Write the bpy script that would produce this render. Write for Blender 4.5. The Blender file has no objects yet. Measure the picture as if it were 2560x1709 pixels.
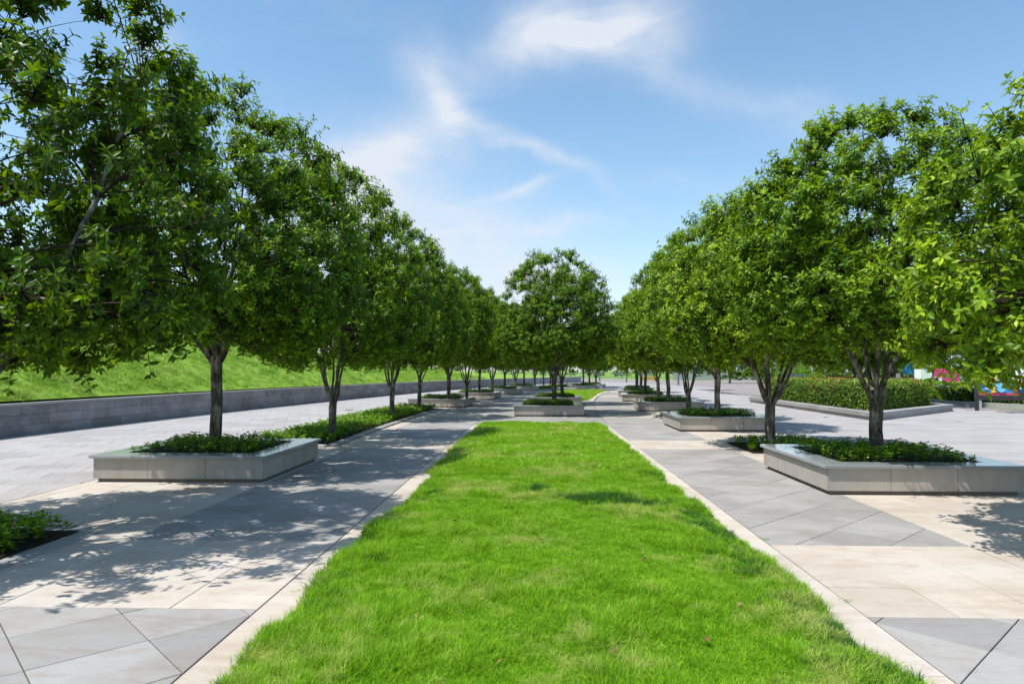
import bpy, math, random
import numpy as np
from mathutils import Vector, Matrix

random.seed(7)
rng = np.random.default_rng(11)
SC = bpy.context.scene
COL = SC.collection
R = math.radians

# ------------------------------------------------------------------ camera
F_PX = 1707.0
cam_d = bpy.data.cameras.new('camera')
cam_d.sensor_width = 36.0
cam_d.lens = 36.0 * F_PX / 2560.0
cam_d.clip_start = 0.1
cam_d.clip_end = 6000
cam = bpy.data.objects.new('camera', cam_d)
COL.objects.link(cam)
YAW = math.atan(58 / F_PX)
PITCH = math.atan(72.5 / F_PX)
cam.location = (0, 0, 1.65)
cam.rotation_euler = (math.pi / 2 + PITCH, 0, YAW)
SC.camera = cam

# ------------------------------------------------------------------ sun and sky
SUN_X, SUN_Y = -0.42, -0.25          # horizontal part of the direction to the sun, z = 1
sun_v = Vector((SUN_X, SUN_Y, 1.0)).normalized()
SUN_EL = math.asin(sun_v.z)
SUN_AZ = math.atan2(sun_v.x, sun_v.y)    # clockwise from +Y
sd = bpy.data.lights.new('sun', 'SUN')
sd.energy = 4.2
sd.angle = R(0.53)
sd.color = (1.0, 0.955, 0.89)
sun = bpy.data.objects.new('sun', sd)
COL.objects.link(sun)
sun.rotation_euler = sun_v.to_track_quat('Z', 'Y').to_euler()
sun.location = (-30, -10, 60)

SC.view_settings.view_transform = 'Standard'
SC.view_settings.look = 'None'
SC.view_settings.exposure = 0.5
SC.view_settings.gamma = 1.0
SC.view_settings.use_curve_mapping = False

world = bpy.data.worlds.new('World')
SC.world = world
world.use_nodes = True
wt = world.node_tree
for n in list(wt.nodes):
    wt.nodes.remove(n)


def wn(kind, **kw):
    n = wt.nodes.new(kind)
    for k, v in kw.items():
        setattr(n, k, v)
    return n


def wmath(op, a, b=None, c=None, clamp=False):
    n = wn('ShaderNodeMath', operation=op, use_clamp=clamp)
    for i, v in enumerate((a, b, c)):
        if v is None:
            continue
        if isinstance(v, (int, float)):
            n.inputs[i].default_value = v
        else:
            wt.links.new(v, n.inputs[i])
    return n.outputs[0]


def build_sky():
    sky = wn('ShaderNodeTexSky')
    sky.sky_type = 'NISHITA'
    sky.sun_disc = False
    sky.sun_elevation = SUN_EL
    sky.sun_rotation = SUN_AZ
    sky.altitude = 100
    sky.air_density = 1.0
    sky.dust_density = 0.9
    sky.ozone_density = 0.45
    bg = wn('ShaderNodeBackground')
    bg.inputs[1].default_value = 0.15
    hsv = wn('ShaderNodeHueSaturation')
    hsv.inputs['Saturation'].default_value = 1.12
    hsv.inputs['Hue'].default_value = 0.490
    wt.links.new(sky.outputs[0], hsv.inputs['Color'])
    wt.links.new(hsv.outputs[0], bg.inputs[0])
    # clouds: soft wisps placed by azimuth and elevation, broken up by noise
    tc = wn('ShaderNodeTexCoord')
    dirv = tc.outputs['Generated']
    sep = wn('ShaderNodeSeparateXYZ')
    wt.links.new(dirv, sep.inputs[0])
    az = wmath('ARCTAN2', sep.outputs[0], sep.outputs[1])
    el = wmath('ARCSINE', sep.outputs[2])
    nz = wn('ShaderNodeTexNoise')
    nz.inputs['Scale'].default_value = 5.0
    nz.inputs['Detail'].default_value = 5.0
    wt.links.new(dirv, nz.inputs['Vector'])
    nsep = wn('ShaderNodeSeparateColor')
    wt.links.new(nz.outputs['Color'], nsep.inputs[0])
    azw = wmath('MULTIPLY_ADD', wmath('SUBTRACT', nsep.outputs[0], 0.5), 0.16, az)
    elw = wmath('MULTIPLY_ADD', wmath('SUBTRACT', nsep.outputs[1], 0.5), 0.11, el)
    comb = wn('ShaderNodeCombineXYZ')
    wt.links.new(azw, comb.inputs[0])
    wt.links.new(elw, comb.inputs[1])
    blobs = [  # centre px, radii px (2560 wide frame), tilt deg (counter-clockwise), weight
        (1500, 75, 215, 70, 6, 1.0), (1380, 130, 150, 40, 4, 0.65), (1640, 60, 120, 60, 20, 0.5), (1330, 60, 90, 60, 20, 0.4),
        (1830, 240, 330, 50, -24, 0.34),
        (1040, 205, 80, 70, -35, 0.55), (1110, 290, 105, 40, -40, 0.75), (1180, 200, 110, 50, 25, 0.3),
        (1320, 380, 215, 20, -24, 0.5),
        (960, 380, 160, 75, 10, 0.7), (860, 470, 190, 110, 20, 0.6), (1130, 590, 380, 105, -16, 0.72), (1000, 640, 420, 100, 0, 0.6),
        (1400, 565, 95, 20, 5, 1.0), (1290, 490, 80, 14, 15, 0.7),
        (375, 70, 55, 36, 30, 0.4), (1700, 445, 200, 18, -3, 0.15),
        (2300, 120, 60, 30, 0, 0.0),
    ]
    total = None
    for px, py, rx, ry, tilt, w in blobs:
        if w <= 0:
            continue
        a = math.atan((px - 1338) / F_PX)
        e = math.atan((927 - py) / F_PX * math.cos(a))
        m = wn('ShaderNodeMapping', vector_type='TEXTURE')
        m.inputs['Location'].default_value = (a, e, 0)
        m.inputs['Rotation'].default_value = (0, 0, R(tilt))
        m.inputs['Scale'].default_value = (rx / F_PX, ry / F_PX, 1)
        wt.links.new(comb.outputs[0], m.inputs['Vector'])
        d = wn('ShaderNodeVectorMath', operation='DOT_PRODUCT')
        wt.links.new(m.outputs[0], d.inputs[0])
        wt.links.new(m.outputs[0], d.inputs[1])
        g = wmath('MULTIPLY', wmath('POWER', math.e, wmath('MULTIPLY', d.outputs['Value'], -1.0)), w)
        total = g if total is None else wmath('ADD', total, g)
    # thin cirrus over the whole sky and fine breaking-up of every wisp
    mp = wn('ShaderNodeMapping')
    mp.inputs['Scale'].default_value = (1.0, 1.0, 2.6)
    mp.inputs['Rotation'].default_value = (0.25, 0.35, 0.0)
    wt.links.new(dirv, mp.inputs['Vector'])
    n2 = wn('ShaderNodeTexNoise')
    n2.inputs['Scale'].default_value = 4.5
    n2.inputs['Detail'].default_value = 9.0
    n2.inputs['Roughness'].default_value = 0.58
    n2.inputs['Distortion'].default_value = 0.7
    wt.links.new(mp.outputs[0], n2.inputs['Vector'])
    brk = wmath('MULTIPLY_ADD', n2.outputs['Fac'], 2.3, -0.30)
    wisp = wmath('MULTIPLY', total, brk)
    thin = wmath('MULTIPLY', wmath('SUBTRACT', n2.outputs['Fac'], 0.52, clamp=True), 0.5)
    fade = wmath('MULTIPLY', wmath('POWER', math.e, wmath('MULTIPLY', el, -7.5)), 0.42)   # pale air near the horizon
    mask = wmath('ADD', wmath('ADD', wmath('MULTIPLY', wisp, 0.85), thin), fade)
    mask = wmath('MINIMUM', wmath('MAXIMUM', mask, 0.0), 0.93)
    cbg = wn('ShaderNodeBackground')
    cbg.inputs[0].default_value = (0.565, 0.60, 0.66, 1)
    cbg.inputs[1].default_value = 1.0
    mix = wn('ShaderNodeMixShader')
    wt.links.new(mask, mix.inputs[0])
    wt.links.new(bg.outputs[0], mix.inputs[1])
    wt.links.new(cbg.outputs[0], mix.inputs[2])
    out = wn('ShaderNodeOutputWorld')
    wt.links.new(mix.outputs[0], out.inputs[0])


build_sky()

# ------------------------------------------------------------------ helpers
KBEND = 0.0027                     # the rows curve to the right beyond 18 m


def bend(u, v):
    d = np.maximum(0.0, np.asarray(v, float) - 18.0)
    return np.asarray(u, float) + KBEND * d * d


def tag(o, label=None, cat=None, group=None, kind=None):
    if label:
        o['label'] = label
    if cat:
        o['category'] = cat
    if group:
        o['group'] = group
    if kind:
        o['kind'] = kind
    return o


def link(o, parent=None):
    COL.objects.link(o)
    if parent is not None:
        o.parent = parent
    return o


def empty(name, loc, rz=0.0, scale=(1, 1, 1)):
    o = bpy.data.objects.new(name, None)
    o.location = loc
    o.rotation_euler = (0, 0, rz)
    o.scale = scale
    o.empty_display_size = 0.2
    return link(o)


def mk(name, V, F, mat=None, attrs=None, smooth=False):
    """mesh from an (n,3) array and one or several (m,k) face arrays"""
    V = np.asarray(V, np.float32)
    if isinstance(F, np.ndarray):
        F = [F]
    F = [np.asarray(x, np.int32) for x in F if len(x)]
    me = bpy.data.meshes.new(name)
    nl = sum(x.size for x in F)
    nf = sum(len(x) for x in F)
    me.vertices.add(len(V))
    me.vertices.foreach_set('co', V.ravel())
    me.loops.add(nl)
    me.loops.foreach_set('vertex_index', np.concatenate([x.ravel() for x in F]))
    me.polygons.add(nf)
    tot = np.concatenate([np.full(len(x), x.shape[1], np.int32) for x in F])
    st = np.concatenate([[0], np.cumsum(tot)[:-1]]).astype(np.int32)
    me.polygons.foreach_set('loop_start', st)
    me.polygons.foreach_set('loop_total', tot)
    me.polygons.foreach_set('use_smooth', np.full(nf, smooth, bool))
    if attrs:
        for k, a in attrs.items():
            at = me.attributes.new(k, 'FLOAT', 'POINT')
            at.data.foreach_set('value', np.asarray(a, np.float32))
    me.update()
    if mat:
        me.materials.append(mat)
    return me


def ob(name, me, parent=None, loc=None, rz=None):
    o = bpy.data.objects.new(name, me)
    if loc is not None:
        o.location = loc
    if rz is not None:
        o.rotation_euler = (0, 0, rz)
    return link(o, parent)


class MB:
    """collects shapes for one mesh"""

    def __init__(self):
        self.v = []
        self.f = []

    def prism(self, bot, top):
        n = len(bot)
        b = len(self.v)
        self.v += [tuple(p) for p in bot] + [tuple(p) for p in top]
        self.f.append(tuple(b + i for i in reversed(range(n))))
        self.f.append(tuple(b + n + i for i in range(n)))
        for i in range(n):
            j = (i + 1) % n
            self.f.append((b + i, b + j, b + n + j, b + n + i))

    def box(self, x0, x1, y0, y1, z0, z1, bev=0.0):
        q = [(x0, y0), (x1, y0), (x1, y1), (x0, y1)]
        if bev:
            i = [(x0 + bev, y0 + bev), (x1 - bev, y0 + bev), (x1 - bev, y1 - bev), (x0 + bev, y1 - bev)]
            b = len(self.v)
            self.v += [(x, y, z0) for x, y in q] + [(x, y, z1 - bev) for x, y in q] + [(x, y, z1) for x, y in i]
            self.f.append((b + 3, b + 2, b + 1, b))
            for k in (0, 4):
                for a in range(4):
                    c = (a + 1) % 4
                    self.f.append((b + k + a, b + k + c, b + k + 4 + c, b + k + 4 + a))
            self.f.append((b + 8, b + 9, b + 10, b + 11))
        else:
            self.prism([(x, y, z0) for x, y in q], [(x, y, z1) for x, y in q])

    def tube(self, pts, rad, n=8, cap=True):
        pts = [Vector(p) for p in pts]
        b = len(self.v)
        prev = None
        for i, p in enumerate(pts):
            t = (pts[min(i + 1, len(pts) - 1)] - pts[max(i - 1, 0)]).normalized()
            if prev is None:
                a = t.cross(Vector((0, 1, 0)) if abs(t.y) < 0.9 else Vector((1, 0, 0))).normalized()
            else:
                a = (prev - t * prev.dot(t)).normalized()
            prev = a
            c = t.cross(a)
            r = rad[i] if hasattr(rad, '__len__') else rad
            for k in range(n):
                th = 2 * math.pi * k / n
                self.v.append(tuple(p + (a * math.cos(th) + c * math.sin(th)) * r))
        for i in range(len(pts) - 1):
            for k in range(n):
                k2 = (k + 1) % n
                self.f.append((b + i * n + k, b + i * n + k2, b + (i + 1) * n + k2, b + (i + 1) * n + k))
        if cap:
            self.f.append(tuple(b + k for k in reversed(range(n))))
            self.f.append(tuple(b + (len(pts) - 1) * n + k for k in range(n)))

    def mesh(self, name, mat, smooth=False):
        me = bpy.data.meshes.new(name)
        me.from_pydata([tuple(map(float, p)) for p in self.v], [], self.f)
        if smooth:
            me.polygons.foreach_set('use_smooth', np.ones(len(me.polygons), bool))
        me.update()
        if mat:
            me.materials.append(mat)
        return me

    def ob(self, name, mat, parent=None, loc=None, rz=None, smooth=False):
        return ob(name, self.mesh(name, mat, smooth), parent, loc, rz)


# ------------------------------------------------------------------ materials
class Mat:
    def __init__(self, name):
        self.m = bpy.data.materials.new(name)
        self.m.use_nodes = True
        self.t = self.m.node_tree
        for n in list(self.t.nodes):
            self.t.nodes.remove(n)
        self.out = self.n('ShaderNodeOutputMaterial')

    def n(self, kind, **kw):
        x = self.t.nodes.new(kind)
        for k, v in kw.items():
            setattr(x, k, v)
        return x

    def l(self, a, b):
        self.t.links.new(a, b)

    def setin(self, sock, v):
        if isinstance(v, (int, float, tuple, list)):
            sock.default_value = v
        else:
            self.l(v, sock)

    def math(self, op, a, b=None, clamp=False):
        x = self.n('ShaderNodeMath', operation=op, use_clamp=clamp)
        self.setin(x.inputs[0], a)
        if b is not None:
            self.setin(x.inputs[1], b)
        return x.outputs[0]

    def coord(self, kind='Object'):
        if kind == 'world':
            return self.n('ShaderNodeNewGeometry').outputs['Position']
        return self.n('ShaderNodeTexCoord').outputs[kind]

    def noise(self, scale, detail=4, rough=0.55, vec=None, stretch=None, dist=0.0):
        x = self.n('ShaderNodeTexNoise')
        x.inputs['Scale'].default_value = scale
        x.inputs['Detail'].default_value = detail
        x.inputs['Roughness'].default_value = rough
        x.inputs['Distortion'].default_value = dist
        v = vec if vec is not None else self.coord('world')
        if stretch:
            mp = self.n('ShaderNodeMapping')
            mp.inputs['Scale'].default_value = stretch
            self.l(v, mp.inputs['Vector'])
            v = mp.outputs[0]
        self.l(v, x.inputs['Vector'])
        return x.outputs['Fac']

    def ramp(self, fac, stops):
        x = self.n('ShaderNodeValToRGB')
        e = x.color_ramp.elements
        while len(e) < len(stops):
            e.new(0.5)
        for i, (p, c) in enumerate(stops):
            e[i].position = p
            e[i].color = (*c, 1) if len(c) == 3 else c
        self.setin(x.inputs[0], fac)
        return x.outputs[0]

    def mix(self, fac, a, b, mode='MIX'):
        x = self.n('ShaderNodeMix', data_type='RGBA', blend_type=mode)
        self.setin(x.inputs[0], fac)
        self.setin(x.inputs[6], (*a, 1) if isinstance(a, tuple) and len(a) == 3 else a)
        self.setin(x.inputs[7], (*b, 1) if isinstance(b, tuple) and len(b) == 3 else b)
        return x.outputs[2]

    def gray(self, v):
        x = self.n('ShaderNodeCombineColor')
        for i in range(3):
            self.setin(x.inputs[i], v)
        return x.outputs[0]

    def bsdf(self, color, rough=0.7, spec=0.4, bump=None, bstr=0.3, bdist=0.01, metal=0.0):
        p = self.n('ShaderNodeBsdfPrincipled')
        self.setin(p.inputs['Base Color'], (*color, 1) if isinstance(color, tuple) and len(color) == 3 else color)
        self.setin(p.inputs['Roughness'], rough)
        self.setin(p.inputs['Specular IOR Level'], spec)
        self.setin(p.inputs['Metallic'], metal)
        if bump is not None:
            b = self.n('ShaderNodeBump')
            b.inputs['Strength'].default_value = bstr
            b.inputs['Distance'].default_value = bdist
            self.l(bump, b.inputs['Height'])
            self.l(b.outputs[0], p.inputs['Normal'])
        return p

    def done(self, shader):
        self.l(shader.outputs[0] if hasattr(shader, 'outputs') else shader, self.out.inputs[0])
        return self.m


def stone(name, base, var=0.10, rnd=0.12, rough=0.75, stain=(0.30, 0.25, 0.2), stain_amt=0.35, spec=0.3, grain=1.0, bstr=0.25, streak=False, tone=None, attr=False, light=0.0, scuff=0.0):
    M = Mat(name)
    pos = M.coord('world')
    big = M.noise(0.9, 5, 0.6, pos)
    fine = M.noise(260, 2, 0.6, pos)
    mid = M.noise(14, 5, 0.65, pos)
    if attr:
        a = M.n('ShaderNodeAttribute', attribute_name='tint')
        rn = a.outputs['Fac']
    else:
        rn = M.n('ShaderNodeObjectInfo').outputs['Random']
    val = M.math('ADD', 1.0 - rnd / 2 - var / 2 - 0.08, M.math('MULTIPLY', rn, rnd))
    val = M.math('ADD', val, M.math('MULTIPLY', mid, var))
    val = M.math('ADD', val, M.math('MULTIPLY', fine, 0.16 * grain))
    c = M.mix(1.0, base, M.gray(val), 'MULTIPLY')
    if tone:
        c = M.mix(M.math('MULTIPLY', M.ramp(M.math('FRACT', M.math('MULTIPLY', rn, 7.3)), [(0.55, (0, 0, 0)), (0.95, (1, 1, 1))]), 0.55), c, tone)
    st = M.ramp(big, [(0.46, (0, 0, 0)), (0.66, (1, 1, 1))])
    c = M.mix(M.math('MULTIPLY', st, stain_amt), c, M.mix(1.0, c, tuple(stain), 'MULTIPLY') if False else tuple(b * s for b, s in zip(base, (0.74, 0.69, 0.62))))
    spk = M.ramp(M.noise(3.2, 6, 0.72, pos), [(0.55, (0, 0, 0)), (0.72, (1, 1, 1))])
    c = M.mix(M.math('MULTIPLY', spk, stain_amt * 0.8), c, tuple(b * s for b, s in zip(base, (0.70, 0.66, 0.60))))
    if scuff:
        sk = M.ramp(M.noise(2.6, 7, 0.74, pos, stretch=(0.55, 1.7, 1), dist=0.9), [(0.50, (0, 0, 0)), (0.68, (1, 1, 1))])
        c = M.mix(M.math('MULTIPLY', sk, scuff), c, tuple(b * q for b, q in zip(base, (0.70, 0.61, 0.51))))
        wt_ = M.ramp(M.noise(1.9, 6, 0.7, pos, stretch=(0.8, 1.5, 1), dist=0.5), [(0.56, (0, 0, 0)), (0.70, (1, 1, 1))])
        c = M.mix(M.math('MULTIPLY', wt_, scuff * 0.6), c, tuple(b * 1.16 for b in base))
        gum = M.ramp(M.noise(24, 2, 0.5, pos), [(0.725, (0, 0, 0)), (0.75, (1, 1, 1))])
        c = M.mix(M.math('MULTIPLY', gum, 0.35), c, tuple(b * 0.6 for b in base))
    if light:
        lt = M.ramp(M.noise(1.6, 6, 0.68, pos, stretch=(1, 1, 1.7)), [(0.50, (0, 0, 0)), (0.66, (1, 1, 1))])
        c = M.mix(M.math('MULTIPLY', lt, light), c, tuple(b * 1.45 for b in base))
    if streak:
        vs = M.ramp(M.noise(3.2, 5, 0.62, pos, stretch=(1.3, 1.3, 0.28), dist=0.8), [(0.46, (0, 0, 0)), (0.74, (1, 1, 1))])
        c = M.mix(M.math('MULTIPLY', vs, 0.36), c, tuple(b * s for b, s in zip(base, (0.62, 0.56, 0.47))))
    return M.done(M.bsdf(c, rough, spec, M.math('ADD', fine, M.math('MULTIPLY', mid, 2.0)), bstr, 0.002))


def leafmat(name, dark, mid, young, trans, rough=0.36, spec=0.34, tamt=0.32):
    M = Mat(name)
    a = M.n('ShaderNodeAttribute', attribute_name='tint').outputs['Fac']
    c = M.ramp(a, [(0.0, dark), (0.50, mid), (1.0, young)])
    hs = M.n('ShaderNodeHueSaturation')
    rn = M.n('ShaderNodeObjectInfo').outputs['Random']
    M.setin(hs.inputs['Value'], M.math('ADD', 0.84, M.math('MULTIPLY', rn, 0.34)))
    M.setin(hs.inputs['Hue'], M.math('ADD', 0.508, M.math('MULTIPLY', rn, -0.02)))
    M.l(c, hs.inputs['Color'])
    c = hs.outputs[0]
    p = M.bsdf(c, rough, spec)
    t = M.n('ShaderNodeBsdfTranslucent')
    tcol = M.mix(0.55, c, trans)
    M.l(tcol, t.inputs['Color'])
    mx = M.n('ShaderNodeMixShader')
    mx.inputs[0].default_value = tamt
    M.l(p.outputs[0], mx.inputs[1])
    M.l(t.outputs[0], mx.inputs[2])
    return M.done(mx)


def plain(name, col, rough=0.6, spec=0.4, metal=0.0, nscale=30, namt=0.12):
    M = Mat(name)
    n = M.noise(nscale, 4, 0.6, M.coord('world'))
    v = M.math('ADD', 1 - namt / 2, M.math('MULTIPLY', M.math('SUBTRACT', n, 0.5), namt * 2))
    return M.done(M.bsdf(M.mix(1.0, col, M.gray(v), 'MULTIPLY'), rough, spec, n, 0.1, 0.003, metal))


M_GREY = stone('grey_granite', (0.292, 0.286, 0.278), 0.20, 0.26, tone=(0.33, 0.315, 0.295), stain_amt=0.6, scuff=0.5)
M_TAN = stone('tan_granite', (0.475, 0.425, 0.368), 0.16, 0.16, stain_amt=0.62, tone=(0.50, 0.47, 0.43), scuff=0.55)
M_PLAZA = stone('pale_granite', (0.335, 0.322, 0.320), 0.10, 0.20, tone=(0.38, 0.37, 0.36))
M_PLAZA_A = stone('pale_granite_far', (0.335, 0.322, 0.320), 0.10, 0.20, tone=(0.38, 0.37, 0.36), attr=True)
M_GREY_A = stone('grey_granite_far', (0.292, 0.286, 0.278), 0.20, 0.26, attr=True)
M_TAN_A = stone('tan_granite_far', (0.475, 0.425, 0.368), 0.14, 0.14, stain_amt=0.5, attr=True)
M_JOINT = plain('joint_mortar', (0.115, 0.095, 0.075), 0.95, 0.1)
M_PANEL = stone('planter_granite', (0.385, 0.355, 0.318), 0.20, 0.14, stain_amt=0.45, streak=True)
M_COPING = stone('polished_granite', (0.26, 0.275, 0.295), 0.10, 0.08, rough=0.13, spec=0.5, stain_amt=0.1, bstr=0.0)
M_PLINTH = stone('plinth_granite', (0.17, 0.145, 0.12), 0.16, 0.1)
M_WALL = stone('wall_granite', (0.25, 0.255, 0.285), 0.34, 0.5, stain_amt=0.75, streak=True, light=0.55)
M_WALLTOP = stone('wall_coping', (0.36, 0.36, 0.36), 0.2, 0.1)
M_KERB = stone('kerb_granite', (0.30, 0.30, 0.30), 0.15, 0.2)
M_SOIL = plain('soil', (0.05, 0.034, 0.022), 0.95, 0.1, nscale=60, namt=0.6)
M_ROAD = stone('road_surface', (0.25, 0.222, 0.21), 0.10, 0.02, rough=0.85, bstr=0.1)
M_LINE = plain('road_paint', (0.62, 0.61, 0.58), 0.7, 0.3)
M_STEEL = plain('grey_painted_steel', (0.30, 0.32, 0.34), 0.4, 0.5)
M_BLACK = plain('black_metal', (0.02, 0.02, 0.022), 0.4, 0.5)
M_WHITE = plain('white_paint', (0.78, 0.78, 0.80), 0.5, 0.4)

M_LEAF = leafmat('osmanthus_leaf', (0.012, 0.034, 0.002), (0.050, 0.122, 0.003), (0.270, 0.430, 0.010), (0.40, 0.66, 0.005), rough=0.40, spec=0.24, tamt=0.31)
M_LEAF2 = leafmat('osmanthus_leaf_light', (0.022, 0.054, 0.004), (0.078, 0.168, 0.006), (0.31, 0.47, 0.018), (0.42, 0.66, 0.01), rough=0.40, spec=0.24, tamt=0.31)
M_COVER = leafmat('cover_leaf', (0.026, 0.080, 0.006), (0.080, 0.200, 0.008), (0.25, 0.43, 0.018), (0.26, 0.50, 0.02), rough=0.3)
M_HEDGE = leafmat('hedge_leaf', (0.036, 0.092, 0.010), (0.120, 0.240, 0.018), (0.33, 0.42, 0.05), (0.3, 0.52, 0.03), rough=0.33)


def bark_mat():
    M = Mat('bark')
    pos = M.coord('Object')
    g = M.n('ShaderNodeNewGeometry')
    n1 = M.noise(9, 6, 0.7, pos, stretch=(1, 1, 0.35))
    n2 = M.noise(45, 4, 0.7, pos, stretch=(1, 1, 0.5))
    c = M.ramp(n1, [(0.34, (0.030, 0.025, 0.019)), (0.50, (0.10, 0.086, 0.068)), (0.62, (0.32, 0.30, 0.265))])
    c = M.mix(M.math('MULTIPLY', M.ramp(n2, [(0.52, (0, 0, 0)), (0.68, (1, 1, 1))]), 0.6), c, (0.27, 0.25, 0.215))
    return M.done(M.bsdf(c, 0.9, 0.15, M.math('ADD', n1, M.math('MULTIPLY', n2, 0.5)), 0.7, 0.02))


M_BARK = bark_mat()
M_TWIG = plain('twig_bark', (0.040, 0.031, 0.022), 0.9, 0.15, nscale=20, namt=0.4)


def grass_mat(name, dark, mid, light, dry):
    M = Mat(name)
    a = M.n('ShaderNodeAttribute', attribute_name='tint').outputs['Fac']
    pos = M.coord('world')
    big = M.noise(0.75, 4, 0.6, pos)
    small = M.noise(4.5, 4, 0.65, pos)
    c = M.ramp(M.math('ADD', M.math('MULTIPLY', a, 0.55), M.math('MULTIPLY', small, 0.5)), [(0.22, dark), (0.52, mid), (0.86, light)])
    dr = M.ramp(M.math('ADD', M.math('MULTIPLY', big, 0.6), M.math('MULTIPLY', small, 0.4)), [(0.51, (0, 0, 0)), (0.62, (1, 1, 1))])
    c = M.mix(M.math('MULTIPLY', dr, 0.72), c, dry)
    p = M.bsdf(c, 0.5, 0.25)
    t = M.n('ShaderNodeBsdfTranslucent')
    M.l(M.mix(0.4, c, light), t.inputs['Color'])
    mx = M.n('ShaderNodeMixShader')
    mx.inputs[0].default_value = 0.45
    M.l(p.outputs[0], mx.inputs[1])
    M.l(t.outputs[0], mx.inputs[2])
    return M.done(mx)


M_GRASS = grass_mat('grass_blade', (0.045, 0.160, 0.004), (0.205, 0.465, 0.010), (0.46, 0.68, 0.040), (0.62, 0.57, 0.22))


def turf_mat(name, a, b, d):
    M = Mat(name)
    pos = M.coord('world')
    n1 = M.noise(0.5, 5, 0.6, pos)
    n2 = M.noise(18, 5, 0.7, pos)
    n3 = M.noise(2.5, 5, 0.7, pos)
    c = M.mix(M.ramp(n2, [(0.35, (0, 0, 0)), (0.65, (1, 1, 1))]), a, b)
    c = M.mix(M.math('MULTIPLY', M.ramp(n3, [(0.48, (0, 0, 0)), (0.68, (1, 1, 1))]), 0.6), c, d)
    c = M.mix(M.math('MULTIPLY', M.ramp(n1, [(0.45, (0, 0, 0)), (0.65, (1, 1, 1))]), 0.4), c, a)
    return M.done(M.bsdf(c, 0.85, 0.1, n2, 0.5, 0.02))


M_TURF = turf_mat('lawn_turf', (0.09, 0.22, 0.012), (0.17, 0.34, 0.022), (0.24, 0.30, 0.08))
M_SLOPE = turf_mat('slope_turf', (0.13, 0.26, 0.022), (0.22, 0.36, 0.045), (0.29, 0.36, 0.09))
M_GRASS2 = grass_mat('slope_grass_blade', (0.07, 0.17, 0.012), (0.19, 0.36, 0.030), (0.30, 0.46, 0.05), (0.42, 0.44, 0.15))
M_FARGRASS = turf_mat('verge_turf', (0.11, 0.24, 0.02), (0.18, 0.33, 0.03), (0.22, 0.31, 0.06))


# ------------------------------------------------------------------ ground, road, far grass
def sheet(name, pts, z, mat):
    me = bpy.data.meshes.new(name)
    me.from_pydata([(x, y, z) for x, y in pts], [], [tuple(range(len(pts)))])
    me.update()
    me.materials.append(mat)
    o = ob(name, me)
    tag(o, kind='structure')
    return o


def ccw(p):
    a = sum(p[i][0] * p[(i + 1) % len(p)][1] - p[(i + 1) % len(p)][0] * p[i][1] for i in range(len(p)))
    return p if a > 0 else p[::-1]


sheet('ground', [(-1500, -1500), (1500, -1500), (1500, 3000), (-1500, 3000)], -0.10, M_FARGRASS)
# bedding under all paving
sheet('paving_bed', ccw([(-14.5, -6), (18.6, -6), (18.6, 27), (18.6, 33), (16.0, 42), (14.7, 50), (15.3, 57), (17.4, 74), (17.3, 77), (15.7, 81), (12.9, 99), (9.9, 106), (2, 112), (-4, 98), (-10.5, 70), (-13.6, 40)]), -0.022, M_JOINT)
sheet('road', ccw([(18.4, -20), (22.2, -20), (22.0, 20), (20.4, 34.8), (22, 45), (30, 62), (60, 88), (120, 115), (120, 175), (29.6, 124), (14, 150), (-20, 165), (-60, 170), (-60, 140), (0, 108), (9.9, 104), (12.9, 98), (15.3, 80), (17.0, 76), (15.0, 57), (14.4, 50), (15.8, 42), (18.3, 33)]), -0.055, M_ROAD)
for pts in ([(19.6, 120), (30, 116.5), (30, 116.8), (19.6, 120.3)], [(16.2, 66), (24, 74), (24, 74.25), (16.2, 66.25)],
            [(20.2, -10), (20.32, -10), (20.30, 18), (20.18, 18)], [(20.1, 18), (20.22, 18), (19.6, 30), (19.48, 30)],
            [(19.5, 86), (24.5, 84.5), (24.5, 84.8), (19.5, 86.3)], [(26.5, 84), (33, 82), (33, 82.3), (26.5, 84.3)]):
    sheet('road_marking', ccw(pts), -0.050, M_LINE)

# ------------------------------------------------------------------ paving pieces


def clip_poly(poly, planes):
    """keep the part of a convex polygon with a*x + b*y <= c for every plane"""
    for a, b, c in planes:
        out = []
        n = len(poly)
        for i in range(n):
            p, q = poly[i], poly[(i + 1) % n]
            dp = a * p[0] + b * p[1] - c
            dq = a * q[0] + b * q[1] - c
            if dp <= 0:
                out.append(p)
            if (dp < 0 < dq) or (dq < 0 < dp):
                t = dp / (dp - dq)
                out.append((p[0] + (q[0] - p[0]) * t, p[1] + (q[1] - p[1]) * t))
        poly = out
        if len(poly) < 3:
            return None
    return poly


def area(p):
    return abs(sum(p[i][0] * p[(i + 1) % len(p)][1] - p[(i + 1) % len(p)][0] * p[i][1] for i in range(len(p)))) / 2


def shrink(poly, g):
    cx = sum(p[0] for p in poly) / len(poly)
    cy = sum(p[1] for p in poly) / len(poly)
    out = []
    n = len(poly)
    planes = []
    for i in range(n):
        p, q = poly[i], poly[(i + 1) % n]
        a, b = q[1] - p[1], p[0] - q[0]
        L = math.hypot(a, b)
        if L < 1e-6:
            continue
        a, b = a / L, b / L
        if a * (cx - p[0]) + b * (cy - p[1]) > 0:
            a, b = -a, -b
        planes.append((a, b, a * p[0] + b * p[1] - g))
    return clip_poly(poly, planes)


def box_planes(x0, x1, y0, y1):
    return [(-1, 0, -x0), (1, 0, x1), (0, -1, -y0), (0, 1, y1)]


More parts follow.
